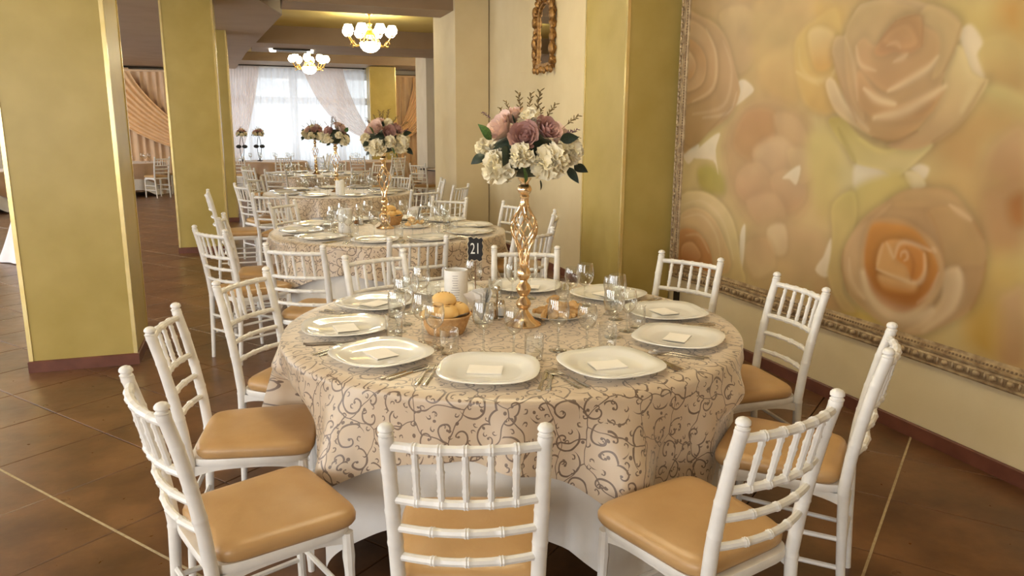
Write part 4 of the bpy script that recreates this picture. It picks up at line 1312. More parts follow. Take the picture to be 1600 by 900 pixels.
# ================================================================== TABLES AND CLOTHS
def drape(Rt, half, th0, ztop, zmin, gap, foldamp, nth=288, peak=27.0, seed=1, flare=0.05, at=(0, 0), margin=0.222):
    """square cloth laid over a round table: flat disc, rolled edge, hanging folds. returns builder, uv"""
    b = MB()
    uv = []
    P = []
    th = [2 * PI * k / nth for k in range(nth)]
    g_ = random.Random(seed)
    ph = [g_.random() * 6.28 for _ in range(6)]
    rows_flat = [0.001, 0.25, 0.5, 0.75, Rt - 0.01]
    nh = 22
    rb = 0.016
    for r_ in rows_flat:
        P.append([(r_ * math.cos(t), r_ * math.sin(t), ztop) for t in th])
        uv += [(r_ * math.cos(t), r_ * math.sin(t)) for t in th]
    cols = []
    for t in th:
        d = ((t - th0 + PI / 4) % (PI / 2)) - PI / 4            # offset from the nearest edge middle
        rho = half / math.cos(d)
        hang = min(rho - Rt, ztop - zmin)
        dd = abs(math.degrees(d))
        fold = math.exp(-((dd - peak) / 6.5) ** 2) - 0.55 * math.exp(-((dd - 45) / 8.0) ** 2) - 0.25 * math.exp(-((dd - 15) / 7) ** 2)
        fold += 0.34 * math.sin(t * 13 + ph[0] + .8 * math.sin(t * 3)) + 0.26 * math.sin(t * 19 + ph[1]) + 0.12 * math.sin(t * 31 + ph[2])
        cols.append((t, hang, fold))
    near = [q for q in SEATS if math.hypot(q[0] - at[0], q[1] - at[1]) < Rt + 0.6]
    for k in range(1, nh + 1):
        s = k / nh
        row = []
        for t, hang, fold in cols:
            L_ = hang * s
            if L_ < rb * PI / 2:
                a = L_ / rb
                r_, z = Rt + gap - rb + rb * math.sin(a), ztop - rb * (1 - math.cos(a))
                dr = 0
            else:
                dr = L_ - rb * PI / 2
                r_, z = Rt + gap + flare * dr, ztop - rb - dr
            r_ += max(-gap * 0.8, foldamp * (fold + 0.12) * min(1.0, dr / 0.30) ** 1.05) if dr else 0
            x, y = at[0] + r_ * math.cos(t), at[1] + r_ * math.sin(t)
            if z < 0.66:                       # seats pushed in under the table press the cloth inwards
                wz = min(1.0, (0.66 - z) / 0.13)
                wz = wz * wz * (3 - 2 * wz)
                for ox, oy, fx, fy in near:
                    ly = (x - ox) * fx + (y - oy) * fy
                    lx = abs((x - ox) * fy - (y - oy) * fx)
                    if -0.30 < ly < margin and lx < 0.27:
                        wx = min(1.0, (0.27 - lx) / 0.06)
                        wx = wx * wx * (3 - 2 * wx)
                        x += fx * (margin - ly) * wx * wz
                        y += fy * (margin - ly) * wx * wz
            row.append((x - at[0], y - at[1], z))
            q = Rt + L_
            uv.append((q * math.cos(t), q * math.sin(t)))
        P.append(row)
    b.grid(P, cv=True)
    b.f = [tuple(reversed(f)) for f in b.f]
    return b, uv


TH0 = R(-118)
def make_table():
    t = thing('banquet_table', '', 'table')
    MB().lathe([(0.0, .715), (.885, .715), (.895, .722), (.895, .740), (.888, .746), (0.0, .746)], 48).build('tabletop', M['wood'], t)
    for k in range(4):
        a = PI / 4 + k * PI / 2
        MB().tube([(.55 * math.cos(a), .55 * math.sin(a), 0), (.5 * math.cos(a), .5 * math.sin(a), .716)], .018, 8).build('leg', M['steel'], t)
    return t


tables = Stock(make_table)
TZ = 0.7545
ORD = ['nearest', 'second', 'third', 'fourth']
SPIN = [0, 0, R(14), R(30)]
for c_, nm, sp in zip((T1, T2, T3, T4), ORD, SPIN):
    tables.place((c_[0], c_[1], 0), 0.3, 'round wooden banquet table under the cloths of the %s place setting' % nm, 'round tables in the middle row')
    bu, uvu = drape(0.90, 1.33, TH0 + sp, 0.7485, 0.012, 0.006, 0.05, seed=4, flare=0.03, at=c_, margin=0.232)
    tag(put('undercloth', bu.mesh('undercloth', M['white_cloth'], ang=180, uv=uvu), None, (c_[0], c_[1], 0)), 'long white undercloth of the %s round table' % nm, 'tablecloth', 'white undercloths')
    bo, uvo = drape(0.905, 1.12, TH0 + sp, 0.7535, 0.23, 0.034, 0.105, at=c_)
    tag(put('patterned_overlay', bo.mesh('patterned_overlay', M['overlay'], ang=180, uv=uvo), None, (c_[0], c_[1], 0)), 'champagne satin overlay with dark scroll print on the %s round table' % nm, 'tablecloth', 'scroll-print overlays')
cloths = {}
for (c_, r_, lb) in FAR_T:
    if r_ not in cloths:
        b1, _ = drape(r_ + .005, r_ + 0.36, 0.4, 0.753, 0.02, 0.02, 0.06, nth=144, seed=9)
        b2, _ = drape(r_, r_ + 0.6, 0.4, 0.749, 0.015, 0.004, 0.04, nth=144, seed=12)
        cloths[r_] = (b1.mesh('taupe_cloth', M['taupe_cloth'], ang=180), b2.mesh('white_skirt', M['white_cloth'], ang=180))
    t = thing('draped_table', lb, 'table', (c_[0], c_[1], 0), 0.0, 'far taupe tables')
    put('taupe_cloth', cloths[r_][0], t)
    put('white_skirt', cloths[r_][1], t)
    MB().lathe([(0.0, .715), (r_ - .01, .715), (r_ - .003, .725), (r_ - .003, .742), (0.0, .746)], 40).build('tabletop', M['wood'], t)
    MB().tube([(0, 0, 0), (0, 0, .716)], .05, 10).build('pedestal', M['steel'], t)


# ================================================================== TABLEWARE
def plate_mesh(a, name='square_plate'):
    def sup(k, n, e):
        t = 2 * PI * k / n
        c_, s_ = math.cos(t), math.sin(t)
        return math.copysign(abs(c_) ** (2 / e), c_), math.copysign(abs(s_) ** (2 / e), s_)
    n = 56
    prof = [(0.0, .004, 2.2), (.50, .004, 2.2), (.56, .0, 2.3), (.60, .0, 2.3), (.66, .005, 2.5), (.99, .020, 2.9), (1.0, .0225, 2.9), (.985, .0245, 2.9), (.80, .0165, 2.7), (.66, .0105, 2.4), (.60, .0085, 2.3), (.0, .0085, 2.2)]
    P = []
    for s_, z, e in prof:
        row = []
        for k in range(n):
            x, y = sup(k, n, e)
            zz = z + (0.004 * (abs(x * y)) * (s_ > .7))
            row.append((a * s_ * x, a * s_ * y, zz))
        P.append(row)
    return MB().grid(P, cv=True).mesh(name, M['porcelain'], ang=60)


plate_me = plate_mesh(0.170)
b = MB()
for k in range(2):
    b.grid([[(-.058 + .116 * i / 6, -.043 + .086 * j / 4, .0022 * k + .0022 + .0012 * math.sin(i * .9 + k) * (j / 4)) for j in range(5)] for i in range(7)])
b.grid([[(-.058 + .116 * i / 6, -.043, .0 + .0044 * j) for j in range(2)] for i in range(7)])
napkin_me = b.mesh('paper_napkin', M['paper'])


def wine_profiles(h, rb, rr, stem):
    foot = [(0.0, 0.0), (.033, 0.0), (.034, .0015), (.02, .005), (.006, .011), (.0042, .018)]
    st = [(.0042, .018), (.0036, stem * .5), (.0042, stem - .006), (.007, stem)]
    bowl = [(.0, stem - .001), (.007, stem), (rb * .55, stem + .008), (rb * .85, stem + .024), (rb, stem + .05), (rb * .98, stem + .07), (rr, h), (rr + .0008, h + .0004), (rr + .0002, h + .0012), (rr - .0008, h + .0004)]
    return foot, st, bowl


def make_wine(h, rb, rr, stem, name):
    def mk():
        t = thing(name, '', 'glass')
        for nm, pr in zip(('foot', 'stem', 'bowl'), wine_profiles(h, rb, rr, stem)):
            MB().lathe(pr, 20).build(nm, M['glass'], t, ang=70)
        return t
    return mk


wine = Stock(make_wine(.195, .041, .034, .092, 'wine_glass'))
goblet = Stock(make_wine(.168, .037, .032, .078, 'small_wine_glass'))


def one_mesh_wine(name, *a):
    b = MB()
    for pr in wine_profiles(*a):
        b.lathe(pr, 12)
    return b.mesh(name, M['glass'], ang=70)


wine_me = one_mesh_wine('wine_glass', .195, .041, .034, .092)
goblet_me = one_mesh_wine('small_wine_glass', .168, .037, .032, .078)
tumbler_me = MB().lathe([(0.0, 0.0), (.029, 0.0), (.031, .003), (.0335, .03), (.0345, .06), (.034, .092), (.0346, .0925), (.034, .0932), (.0332, .0925)], 20).mesh('tumbler', M['glass'], ang=70)

# cutlery, handle outwards (+x), lying along x, length .2
bf = MB()
def strip(b, pts, th=.0016, z=0.001):
    """flat tapered bar through (x, halfwidth, lift)"""
    P = []
    for x, w_, l in pts:
        P.append([(x, -w_, z + l), (x, -w_ * .6, z + l + th), (x, w_ * .6, z + l + th), (x, w_, z + l), (x, 0, z + l - .0004)])
    n0 = len(b.v)
    b.grid(P, cv=True)
    b.f.append(tuple(n0 + k for k in range(5)))
    n1 = n0 + (len(P) - 1) * 5
    b.f.append(tuple(n1 + 4 - k for k in range(5)))
strip(bf, [(.10, .0085, 0), (.098, .0095, 0), (.06, .0075, .001), (0.0, .0036, .004), (-.03, .0030, .006), (-.045, .009, .004), (-.06, .0115, .002), (-.066, .0115, .002)])
for q in (-1.5, -.5, .5, 1.5):
    strip(bf, [(-.064, .0020, .002), (-.085, .0018, .003), (-.098, .0008, .006)] if True else [], .0014)
    for i in range(len(bf.v) - 15, len(bf.v)):
        bf.v[i] = (bf.v[i][0], bf.v[i][1] + q * .0058, bf.v[i][2])
fork_me = bf.mesh('dinner_fork', M['steel'])
bk = MB()
strip(bk, [(.105, .008, 0), (.10, .0095, 0), (.05, .0075, .0), (0.0, .006, .0), (-.005, .0055, 0)], .004)
strip(bk, [(-.004, .0075, 0), (-.03, .0095, 0), (-.08, .0095, 0), (-.10, .006, 0), (-.11, .001, 0)], .0012)
knife_me = bk.mesh('dinner_knife', M['steel'])

PLACE = [-115 + 36 * k for k in range(10)]
PDESC = ['front', 'front right', 'right', 'far right', 'back right', 'back', 'back left', 'far left', 'left', 'front left']


def local(c_, phi, r_, t):
    """point at radius r_ on bearing phi, shifted t to the diner's right"""
    e = (math.cos(phi), math.sin(phi))
    rt_ = (e[1] * -1, e[0])
    rt_ = (-e[1], e[0])
    return c_[0] + e[0] * r_ + rt_[0] * t, c_[1] + e[1] * r_ + rt_[1] * t


def lay(c_, nm, spin, level):
    for k, deg in enumerate(PLACE):
        phi = R(deg) + spin + (random.random() - .5) * R(3)
        ds = '%s place of the %s table' % (PDESC[k], nm)
        rp = 0.695 + (random.random() - .5) * .02
        x, y = local(c_, phi, rp, 0)
        rot = phi + PI / 2 + (random.random() - .5) * .25
        tag(put('square_plate', plate_me, None, (x, y, TZ), rot), 'large white rounded-square plate at the %s' % ds, 'plate', 'plates on the %s table' % nm)
        if level <= 2:
            nx, ny = local(c_, phi, rp - .005, (random.random() - .5) * .03)
            tag(put('paper_napkin', napkin_me, None, (nx, ny, TZ + .009), rot + (random.random() - .5) * .4), 'folded blush paper napkin on the plate at the %s' % ds, 'napkin', 'napkins on plates of the %s table' % nm)
            for nm_, me, t, lb in (('dinner_fork', fork_me, -.182, 'inner fork'), ('dinner_fork', fork_me, -.208, 'outer fork'), ('dinner_knife', knife_me, .184, 'inner knife'), ('dinner_knife', knife_me, .207, 'outer knife')):
                px_, py_ = local(c_, phi, .735 + (random.random() - .5) * .02, t)
                tag(put(nm_, me, None, (px_, py_, TZ), phi + (random.random() - .5) * .12), 'steel %s beside the plate at the %s' % (lb, ds), 'fork' if 'fork' in nm_ else 'knife', 'cutlery on the %s table' % nm)
        jit = lambda: (random.random() - .5) * .03
        sx, sy = local(c_, phi, .455 + jit(), -.04 + jit())
        gx, gy = local(c_, phi, .475 + jit(), .055 + jit())
        tx, ty = local(c_, phi, .50 + jit(), .135 + jit() * .5)
        gw, gg = 'wine glasses on the %s table' % nm, 'small wine glasses on the %s table' % nm
        if level == 1:
            wine.place((sx, sy, TZ), random.random(), 'tall empty wine glass at the %s' % ds, gw)
            goblet.place((gx, gy, TZ), random.random(), 'smaller empty wine glass at the %s' % ds, gg)
        else:
            tag(put('wine_glass', wine_me, None, (sx, sy, TZ)), 'tall empty wine glass at the %s' % ds, 'glass', gw)
            tag(put('small_wine_glass', goblet_me, None, (gx, gy, TZ)), 'smaller empty wine glass at the %s' % ds, 'glass', gg)
        if level <= 2:
            tag(put('tumbler', tumbler_me, None, (tx, ty, TZ)), 'empty water tumbler at the %s' % ds, 'glass', 'tumblers on the %s table' % nm)


for c_, nm, sp, lv in zip((T1, T2, T3, T4), ORD, (0, R(5), R(-4), R(9)), (1, 2, 3, 4)):
    lay(c_, nm, sp, lv)


# ================================================================== CENTREPIECES
def make_vase():
    v = thing('gold_vase', '', 'vase')
    MB().lathe([(0.0, 0.0), (.078, 0.0), (.080, .005), (.074, .010), (.050, .022), (.032, .045), (.021, .062), (.019, .070)], 32).build('base', M['gold'], v)
    MB().lathe([(.019, .068), (.028, .078), (.034, .093), (.028, .108), (.018, .118), (.016, .126), (.027, .140), (.033, .157), (.027, .174), (.017, .186), (.016, .196), (.026, .210), (.031, .226), (.025, .242), (.018, .252), (.022, .260), (.022, .268), (0.0, .268)], 28).build('stem', M['gold'], v)
    hz = [.262, .295, .33, .36, .395, .425, .45, .475, .50, .515]
    hr = [.017, .019, .026, .038, .052, .057, .053, .040, .022, .017]
    for k in range(12):
        d = 1 if k < 6 else -1
        a0 = 2 * PI * (k % 6) / 6
        pts = []
        for t in np.linspace(0, 1, 22):
            h = .262 + .253 * t
            r_ = float(np.interp(h, hz, hr)) - (.0015 if d < 0 else 0)
            a = a0 + d * 2.4 * t
            pts.append((r_ * math.cos(a), r_ * math.sin(a), h))
        MB().tube(pts, .0036, 6).build('lattice_strand', M['gold'], v)
    MB().lathe([(0.0, .508), (.018, .508), (.022, .516), (.019, .524), (.0175, .545), (.021, .552), (.018, .560), (.027, .570), (.031, .583), (.026, .596), (.017, .604), (.018, .612), (.028, .625), (.030, .630), (0.0, .630)], 28).build('cup', M['gold'], v)
    return v


def petal_patch(b, th0, span, r0, r1, h0, h1, curl, nu=6, nv=6, ruff=0.0, rnd=random):
    """one petal as a curved shell patch round the z axis"""
    P = []
    ph = rnd.random() * 6
    for i in range(nu + 1):
        u = -1 + 2 * i / nu
        row = []
        for j in range(nv + 1):
            v = j / nv
            a = th0 + u * span * (0.45 + 0.55 * math.sin(min(1, v * 1.2) * PI / 2)) * (1 - 0.25 * max(0, v - .7) / .3)
            r_ = r0 + (r1 - r0) * math.sin(v * PI / 2) + curl * v ** 4
            z = h0 + (h1 - h0) * v - 0.18 * (h1 - h0) * (u * u) * v
            r_ *= 1 + ruff * math.sin(u * 7 + ph) * v
            z += ruff * 0.25 * (h1 - h0) * math.sin(u * 9 + ph * 2) * v
            row.append((r_ * math.cos(a), r_ * math.sin(a), z))
        P.append(row)
    b.grid(P)


def rose_mesh(name, m, seed, peony=False):
    rd = random.Random(seed)
    b = MB()
    n = 26 if not peony else 20
    for k in range(n):
        f = k / (n - 1)
        th = k * 2.4
        r1 = 0.10 + 0.90 * f ** 0.85
        petal_patch(b, th, 0.75 - .15 * f + (0.15 if peony else 0), 0.06 + .35 * f, r1, -0.55 + .05 * f, 0.72 - 0.42 * f + .05 * rd.random(), 0.02 + .20 * f * f, ruff=.03, rnd=rd)
    b.ball((0, 0, -.2), .45, 10, 6)
    return b.mesh(name, m, ang=180)


def carnation_mesh(name, m, seed):
    rd = random.Random(seed)
    b = MB()
    for k in range(54):
        z = 1 - 1.55 * (k + .5) / 54
        th = k * 2.39996
        s = math.sqrt(max(0.0, 1 - z * z))
        d = Vector((s * math.cos(th), s * math.sin(th), z))
        pb = MB()
        ph = rd.random() * 6
        w_ = .30 + .22 * rd.random()
        ext = .85 + .32 * rd.random()
        P = []
        for i in range(6):
            u = -1 + 2 * i / 5
            P.append([(u * w_ * (.25 + .75 * v), .10 * math.sin(u * 5 + ph) * v + .06 * math.sin(u * 11 + ph) * v, .35 + .62 * v - .12 * u * u * v + .05 * math.sin(u * 9 + ph) * v) for v in (0, .4, .75, 1)])
        pb.grid(P)
        q = d.to_track_quat('Z', 'Y').to_matrix().to_4x4() @ Matrix.Rotation(rd.random() * 6, 4, 'Z') @ Matrix.Rotation((rd.random() - .5) * 1.3, 4, 'X')
        pb.xf(q @ Matrix.Diagonal((1, 1, ext, 1)))
        b.add(pb.v, pb.f)
    b.ball((0, 0, 0), .55, 10, 7)
    return b.mesh(name, m, ang=180)


def leaf_mesh(name, m):
    b = MB()
    P = []
    for i in range(9):
        t = i / 8
        w_ = .36 * math.sin(PI * t ** .8) ** .9 * (1 - .25 * t)
        P.append([(t, s * w_, .10 * math.sin(t * PI) - .12 * abs(s) ** 2 * w_ * 2 + .25 * t * t * -.5) for s in (-1, -.5, 0, .5, 1)])
    b.grid(P)
    return b.mesh(name, m, ang=180)


def sprig_mesh(name, m, seed):
    rd = random.Random(seed)
    b = MB()
    pts = [(0.06 * math.sin(t * 3), 0.05 * math.sin(t * 2 + 1), t) for t in np.linspace(0, 1, 8)]
    b.tube(pts, .014, 5)
    for k in range(11):
        t = .35 + .65 * k / 10
        p = Vector((0.06 * math.sin(t * 3), 0.05 * math.sin(t * 2 + 1), t))
        a = k * 2.4
        d = Vector((math.cos(a) * .8, math.sin(a) * .8, .7)).normalized()
        q = d.to_track_quat('Z', 'Y').to_matrix().to_4x4()
        l = MB().ball((0, 0, .10), .10, 6, 5, (.45, .25, 1.0))
        l.xf(Matrix.Translation(p) @ q)
        b.add(l.v, l.f)
    return b.mesh(name, m, ang=180)


ROSE = rose_mesh('rose', M['rose'], 1)
PEONY = rose_mesh('peony', M['pink'], 2, True)
CARN = carnation_mesh('carnation', M['cream'], 3)
LEAF = leaf_mesh('leaf', M['leaf'])
DLEAF = leaf_mesh('leaf', M['darkleaf'])
SPRIG = sprig_mesh('sprig', M['sprig'], 5)
FILL = sprig_mesh('filler_sprig', M['purple'], 6)


def make_bouquet():
    """local axes: +x = right, -y = towards the viewpoint, z up, origin on the vase cup"""
    q = thing('flower_arrangement', '', 'flowers')
    k_ = .00262

    def item(name, me, px_, pz, dep, size, aim=None, roll=0.0, sc_=None):
        p = Vector(((px_ - 820) * k_, -dep, (285 - pz) * k_))
        d = Vector(aim) if aim else (p - Vector((0, 0, .06)))
        d.normalize()
        o = put(name, me, q)
        o.matrix_local = Matrix.Translation(p) @ d.to_track_quat('Z', 'Y').to_matrix().to_4x4() @ Matrix.Rotation(roll, 4, 'Z') @ Matrix.Diagonal((*(sc_ or (size,) * 3), 1))
        return o
    item('rose', ROSE, 819, 221, .10, .050, (0, -1, .35))
    item('rose', ROSE, 851, 212, .07, .047, (.6, -.8, .7), 1)
    item('peony', PEONY, 786, 211, .06, .056, (-.75, -.5, .55))
    item('peony', PEONY, 802, 194, .02, .044, (-.4, -.2, .9), 1.4)
    item('carnation', CARN, 826, 200, .05, .044, (.1, -.4, .9))
    item('carnation', CARN, 853, 256, .10, .066, (.35, -1, .05))
    item('carnation', CARN, 785, 263, .08, .064, (-.5, -.9, -.1))
    item('carnation', CARN, 815, 247, .12, .046, (0, -1, 0))
    item('carnation', CARN, 882, 243, .02, .050, (1, -.3, .1))
    item('carnation', CARN, 766, 240, .00, .042, (-1, -.1, .1))
    # far side
    item('carnation', CARN, 800, 255, -.09, .062, (-.3, 1, 0))
    item('carnation', CARN, 850, 255, -.09, .062, (.4, 1, 0))
    item('rose', ROSE, 830, 218, -.08, .050, (.2, 1, .5))
    item('peony', PEONY, 870, 222, -.05, .046, (.8, .5, .5))
    item('rose', ROSE, 795, 222, -.08, .046, (-.5, .9, .4))
    q2 = MB().ball((.0, 0, .10), .10, 14, 9, (1.25, 1.0, .85)).build('foam_core', M['darkleaf'], q)
    for px_, pz, dep, s, aim, dk in ((775, 226, .09, .075, (-.6, -.3, .8), 0), (797, 234, .11, .085, (-.1, -.6, -.8), 1), (764, 247, .05, .06, (-.8, -.2, -.5), 1), (820, 262, .13, .07, (.1, -.5, -.6), 0), (878, 264, .07, .075, (.6, -.3, -.6), 1), (842, 280, .09, .04, (.1, -.4, -.8), 1), (868, 226, .08, .07, (.9, -.2, .2), 1), (806, 205, .07, .05, (-.1, -.5, .6), 1), (838, 214, .10, .045, (.2, -.6, -.5), 1), (800, 270, -.08, .07, (-.4, .6, -.5), 1), (850, 262, -.10, .07, (.4, .8, -.3), 0), (890, 262, -.02, .06, (1, .2, -.4), 1)):
        p = Vector(((px_ - 820) * k_, -dep, (285 - pz) * k_))
        d = Vector(aim).normalized()
        o = put('leaf', DLEAF if dk else LEAF, q)
        o.matrix_local = Matrix.Translation(p) @ d.to_track_quat('X', 'Z').to_matrix().to_4x4() @ Matrix.Rotation(R(-60), 4, 'X') @ Matrix.Diagonal((s, s, s, 1))
    for px_, pz, dep, s, aim in ((812, 200, .0, .095, (-.05, 0, 1)), (826, 196, -.02, .085, (.08, 0, 1)), (836, 198, .0, .10, (.12, -.05, 1)), (800, 196, .0, .06, (-.35, 0, 1)), (846, 204, .02, .08, (.55, -.1, .9)), (872, 212, .02, .075, (.7, -.1, .6)), (878, 232, .04, .05, (.9, -.1, .5)), (795, 206, -.05, .07, (-.4, .3, .9)), (840, 205, -.06, .07, (.2, .5, .9))):
        item('sprig', SPRIG, px_, pz, dep, s, aim)
    for px_, pz, dep, s, aim in ((868, 226, .05, .06, (.6, -.5, .5)), (876, 224, .03, .055, (.8, -.3, .6)), (776, 202, .03, .05, (-.6, -.2, .5))):
        item('filler_sprig', FILL, px_, pz, dep, s, aim)
    return q


vases, bouquets = Stock(make_vase), Stock(make_bouquet)
for (cx, cy), nm, dx, dy, rz in ((T1, 'nearest', .035, -.045, 0), (T2, 'second', -.02, .08, .5), (T3, 'third', -.02, .05, 1.9), (T4, 'fourth', .02, .0, 3.4)):
    vx, vy = cx + dx, cy + dy
    vases.place((vx, vy, TZ), 0.4, 'tall rose-gold lattice vase in the centre of the %s table' % nm, 'gold vases', 0.965)
    bouquets.place((vx, vy, TZ + .592), -math.atan2(vx, vy) + rz, 'bouquet of cream carnations and mauve roses on the %s table\'s vase' % nm, 'bouquets', 1.08)

# far slender stands with small bouquets and black bows
stand = None
for k, (x, y, lb) in enumerate(((-0.13, 19.9, 'left'), (0.28, 20.15, 'right'))):
    st = thing('candle_stand', 'slender dark flower stand with black bow on the far taupe table, %s one' % lb, 'stand', (x, y, TZ), 0, 'slender stands')
    MB().lathe([(0.0, 0), (.07, 0), (.07, .01), (.015, .03), (.01, .06)], 14).build('base', M['rod'], st)
    for s in (-1, 1):
        MB().tube([(s * (.012 + .035 * math.sin(PI * t)), 0, .05 + .55 * t) for t in np.linspace(0, 1, 10)], .007, 6).build('rod', M['rod'], st)
    for s in (-1, 1):
        MB().ball((s * .07, -.03, .36), .06, 8, 6, (1.1, .5, .75)).build('bow_loop', M['black'], st)
    bouquets.place((x, y, TZ + .60), 1.0 + k * 2, 'small bouquet on the slender dark stand before the window, %s one' % lb, 'small far bouquets', 0.75)

# ---- bread baskets and rolls
def make_basket():
    t = thing('bread_basket', '', 'basket')
    n, m_ = 48, 12
    P = []
    for i in range(m_ + 1):
        f = i / m_
        r_ = .070 + .030 * f ** .8
        P.append([((r_ + .0022 * math.sin(j * PI + i * PI)) * math.cos(2 * PI * j / n), (r_ + .0022 * math.cos(j * PI + i * PI)) * math.sin(2 * PI * j / n), .075 * f) for j in range(n)])
    MB().grid(P, cv=True).build('woven_side', M['basket'], t, ang=20)
    MB().lathe([(0.0, .002), (.069, .002), (.069, 0.0), (0.0, 0.0)], 32).build('bottom', M['basket'], t)
    MB().tube([(.1005 * math.cos(a), .1005 * math.sin(a), .076) for a in np.linspace(0, 2 * PI, 33)[:-1]], .005, 7, closed=True).build('rim', M['basket'], t)
    lin_ = MB()
    for a in (-1.2, 0.4, 2.0, 3.6):
        lin_.add([(.05 * math.cos(a - .8), .05 * math.sin(a - .8), .06), (.05 * math.cos(a + .8), .05 * math.sin(a + .8), .06), (.10 * math.cos(a + .4), .10 * math.sin(a + .4), .088), (.112 * math.cos(a), .112 * math.sin(a), .098), (.10 * math.cos(a - .4), .10 * math.sin(a - .4), .088)], [(0, 1, 2, 3, 4)])
    lin_.build('paper_liner', M['whitepaper'], t)
    return t


def make_roll():
    t = thing('bread_roll', '', 'bread')
    P = []
    for i in range(13):
        a = PI * i / 12
        P.append([(.050 * max(.001, math.sin(a)) * math.cos(2 * PI * j / 20), .042 * max(.001, math.sin(a)) * math.sin(2 * PI * j / 20), .034 - .034 * math.cos(a) * (1 if math.cos(a) < 0 else .92)) for j in range(20)])
    MB().grid(P, cv=True).build('crust', M['bread'], t)
    for k in range(4):
        x = -.021 + k * .014
        MB().tube([(x + .002, y, .034 + .0345 * math.sqrt(max(0, 1 - (x / .05) ** 2 - (y / .042) ** 2))) for y in np.linspace(-.011, .011, 6)], [.0006, .0015, .002, .002, .0015, .0006], 5).build('slit', M['breadcut'], t)
    return t


basket, roll = Stock(make_basket), Stock(make_roll)
ROLLS = [(-.055, -.01, .045, .3, 'lower left'), (.0, -.045, .055, 1.2, 'front'), (.052, .0, .055, 2.2, 'right'), (.0, .055, .05, .8, 'back'), (-.005, .005, .098, -.3, 'topmost')]
for (x, y), nm in (((.705, 2.83), 'nearest'), ((1.12, 6.36), 'second')):
    basket.place((x, y, TZ), .2, 'woven straw basket of bread rolls on the %s table' % nm, 'bread baskets')
    for dx, dy, dz, rz, lb in ROLLS:
        roll.place((x + dx * .95, y + dy * .95, TZ + dz), rz, 'round golden bread roll, %s in the basket on the %s table' % (lb, nm), 'bread rolls')

# ---- pastries on a white dish
pdish_me = MB().lathe([(0.0, .003), (.07, .003), (.08, 0.0), (.09, .002), (.125, .014), (.128, .0165), (.124, .018), (.09, .008), (.0, .006)], 40).mesh('round_dish', M['porcelain'])
past_me = []
for s in range(3):
    rd = random.Random(s + 30)
    pts = [(.030 * math.cos(a), .017 * math.sin(a), .011 + .004 * math.sin(a * 2)) for a in np.linspace(.3, 2.7, 9)]
    past_me.append(MB().tube(pts, [.004 + .0075 * math.sin(PI * (i + .8) / 9.6) + .003 * rd.random() for i in range(9)], 8).mesh('pastry', M['pastry']))
for (x, y), nm, n in (((1.235, 2.94), 'nearest', 22), ((1.26, 6.10), 'second', 10)):
    tag(put('round_dish', pdish_me, None, (x, y, TZ)), 'round white dish holding pastries on the %s table' % nm, 'dish', 'pastry dishes')
    rd = random.Random(3)
    for k in range(n):
        a = k * 2.4
        r_ = .0200 * math.sqrt(k)
        z = TZ + .009 + (.024 if k < 9 else 0) + (.022 if k < 3 else 0)
        z += .006 * (k % 2)
        o = put('pastry', past_me[k % 3], None, (x + r_ * math.cos(a) * 1.05, y + r_ * math.sin(a) * .95 - .015, z))
        o.rotation_euler = ((rd.random() - .5) * .5, (rd.random() - .5) * .5, rd.random() * 6)
        o.scale = (1.12, 1.12, 1.2)
        tag(o, 'golden crescent pastry heaped on the white dish of the %s table' % nm, 'pastry', 'pastries on the %s table' % nm)

# ---- paper menu tubes
def make_tube():
    t = thing('menu_tube', '', 'menu')
    MB().lathe([(.047, 0.0), (.047, .165), (.0455, .1655), (.0455, 0.0)], 36).build('paper_sleeve', M['whitepaper'], t)
    b = MB()
    rd = random.Random(4)
    for k in range(13):
        z = .148 - .0095 * k
        ln = .35 + .45 * rd.random()
        a0 = -.2
        b.grid([[(.0474 * math.cos(a0 + a), .0474 * math.sin(a0 + a), z - h) for h in (0, .0022)] for a in np.linspace(-ln / 2, ln / 2, 7)])
    o = b.build('printed_lines', M['grey_ink'], t)
    return t


tubes = Stock(make_tube)
tubes.place((.845, 3.19, TZ), -1.7, 'white paper menu tube behind the bread rolls on the nearest table', 'menu tubes', 1.12)
tubes.place((.69, 5.98, TZ), -1.9, 'white paper menu tube on the second table', 'menu tubes', 1.12)
tubes.place((1.03, 9.35, TZ), -1.9, 'white paper menu tube on the third table', 'menu tubes', 1.12)

# ---- table number sign
SYK = 1.25
sg = thing('table_number_sign', 'small black table sign reading 21 on a thin stick', 'sign', (.915, 3.12, TZ), -math.atan2(.915, 3.12))
SO = [(-.032, -.036), (-.026, -.042), (-.016, -.036), (-.004, -.041), (.006, -.037), (.018, -.044), (.030, -.038), (.028, -.028), (.034, -.018), (.030, -.004), (.034, .010), (.029, .022), (.034, .032), (.026, .040), (.016, .035), (.004, .041), (-.006, .036), (-.018, .043), (-.030, .040), (-.027, .028), (-.034, .018), (-.030, .004), (-.034, -.010), (-.029, -.024)]
brd = MB().prism([(x * 1.09, y * 1.09 * SYK) for x, y in SO], 0, .003).xf(Matrix.Translation((0, .002, .285)) @ Matrix.Rotation(R(90), 4, 'X')).build('edge_board', M['ivory'], sg, smooth=False)
MB().prism([(x, y * SYK) for x, y in SO], 0, .003).xf(Matrix.Translation((0, -.0005, .285)) @ Matrix.Rotation(R(90), 4, 'X')).build('black_board', M['black'], sg, smooth=False)
MB().tube([(0, .004, 0.0), (0, .004, .26)], .0022, 6).build('stick', M['wood'], sg)
MB().lathe([(0.0, 0), (.022, 0), (.022, .006), (.006, .012), (0.0, .012)], 14, (0, .004, 0)).build('foot', M['wood'], sg)
tcv = bpy.data.curves.new('numerals', 'FONT')
tcv.body = '21'
tcv.size = .062
tcv.align_x, tcv.align_y = 'CENTER', 'CENTER'
tcv.extrude = .0006
tob = bpy.data.objects.new('numerals_source', tcv)
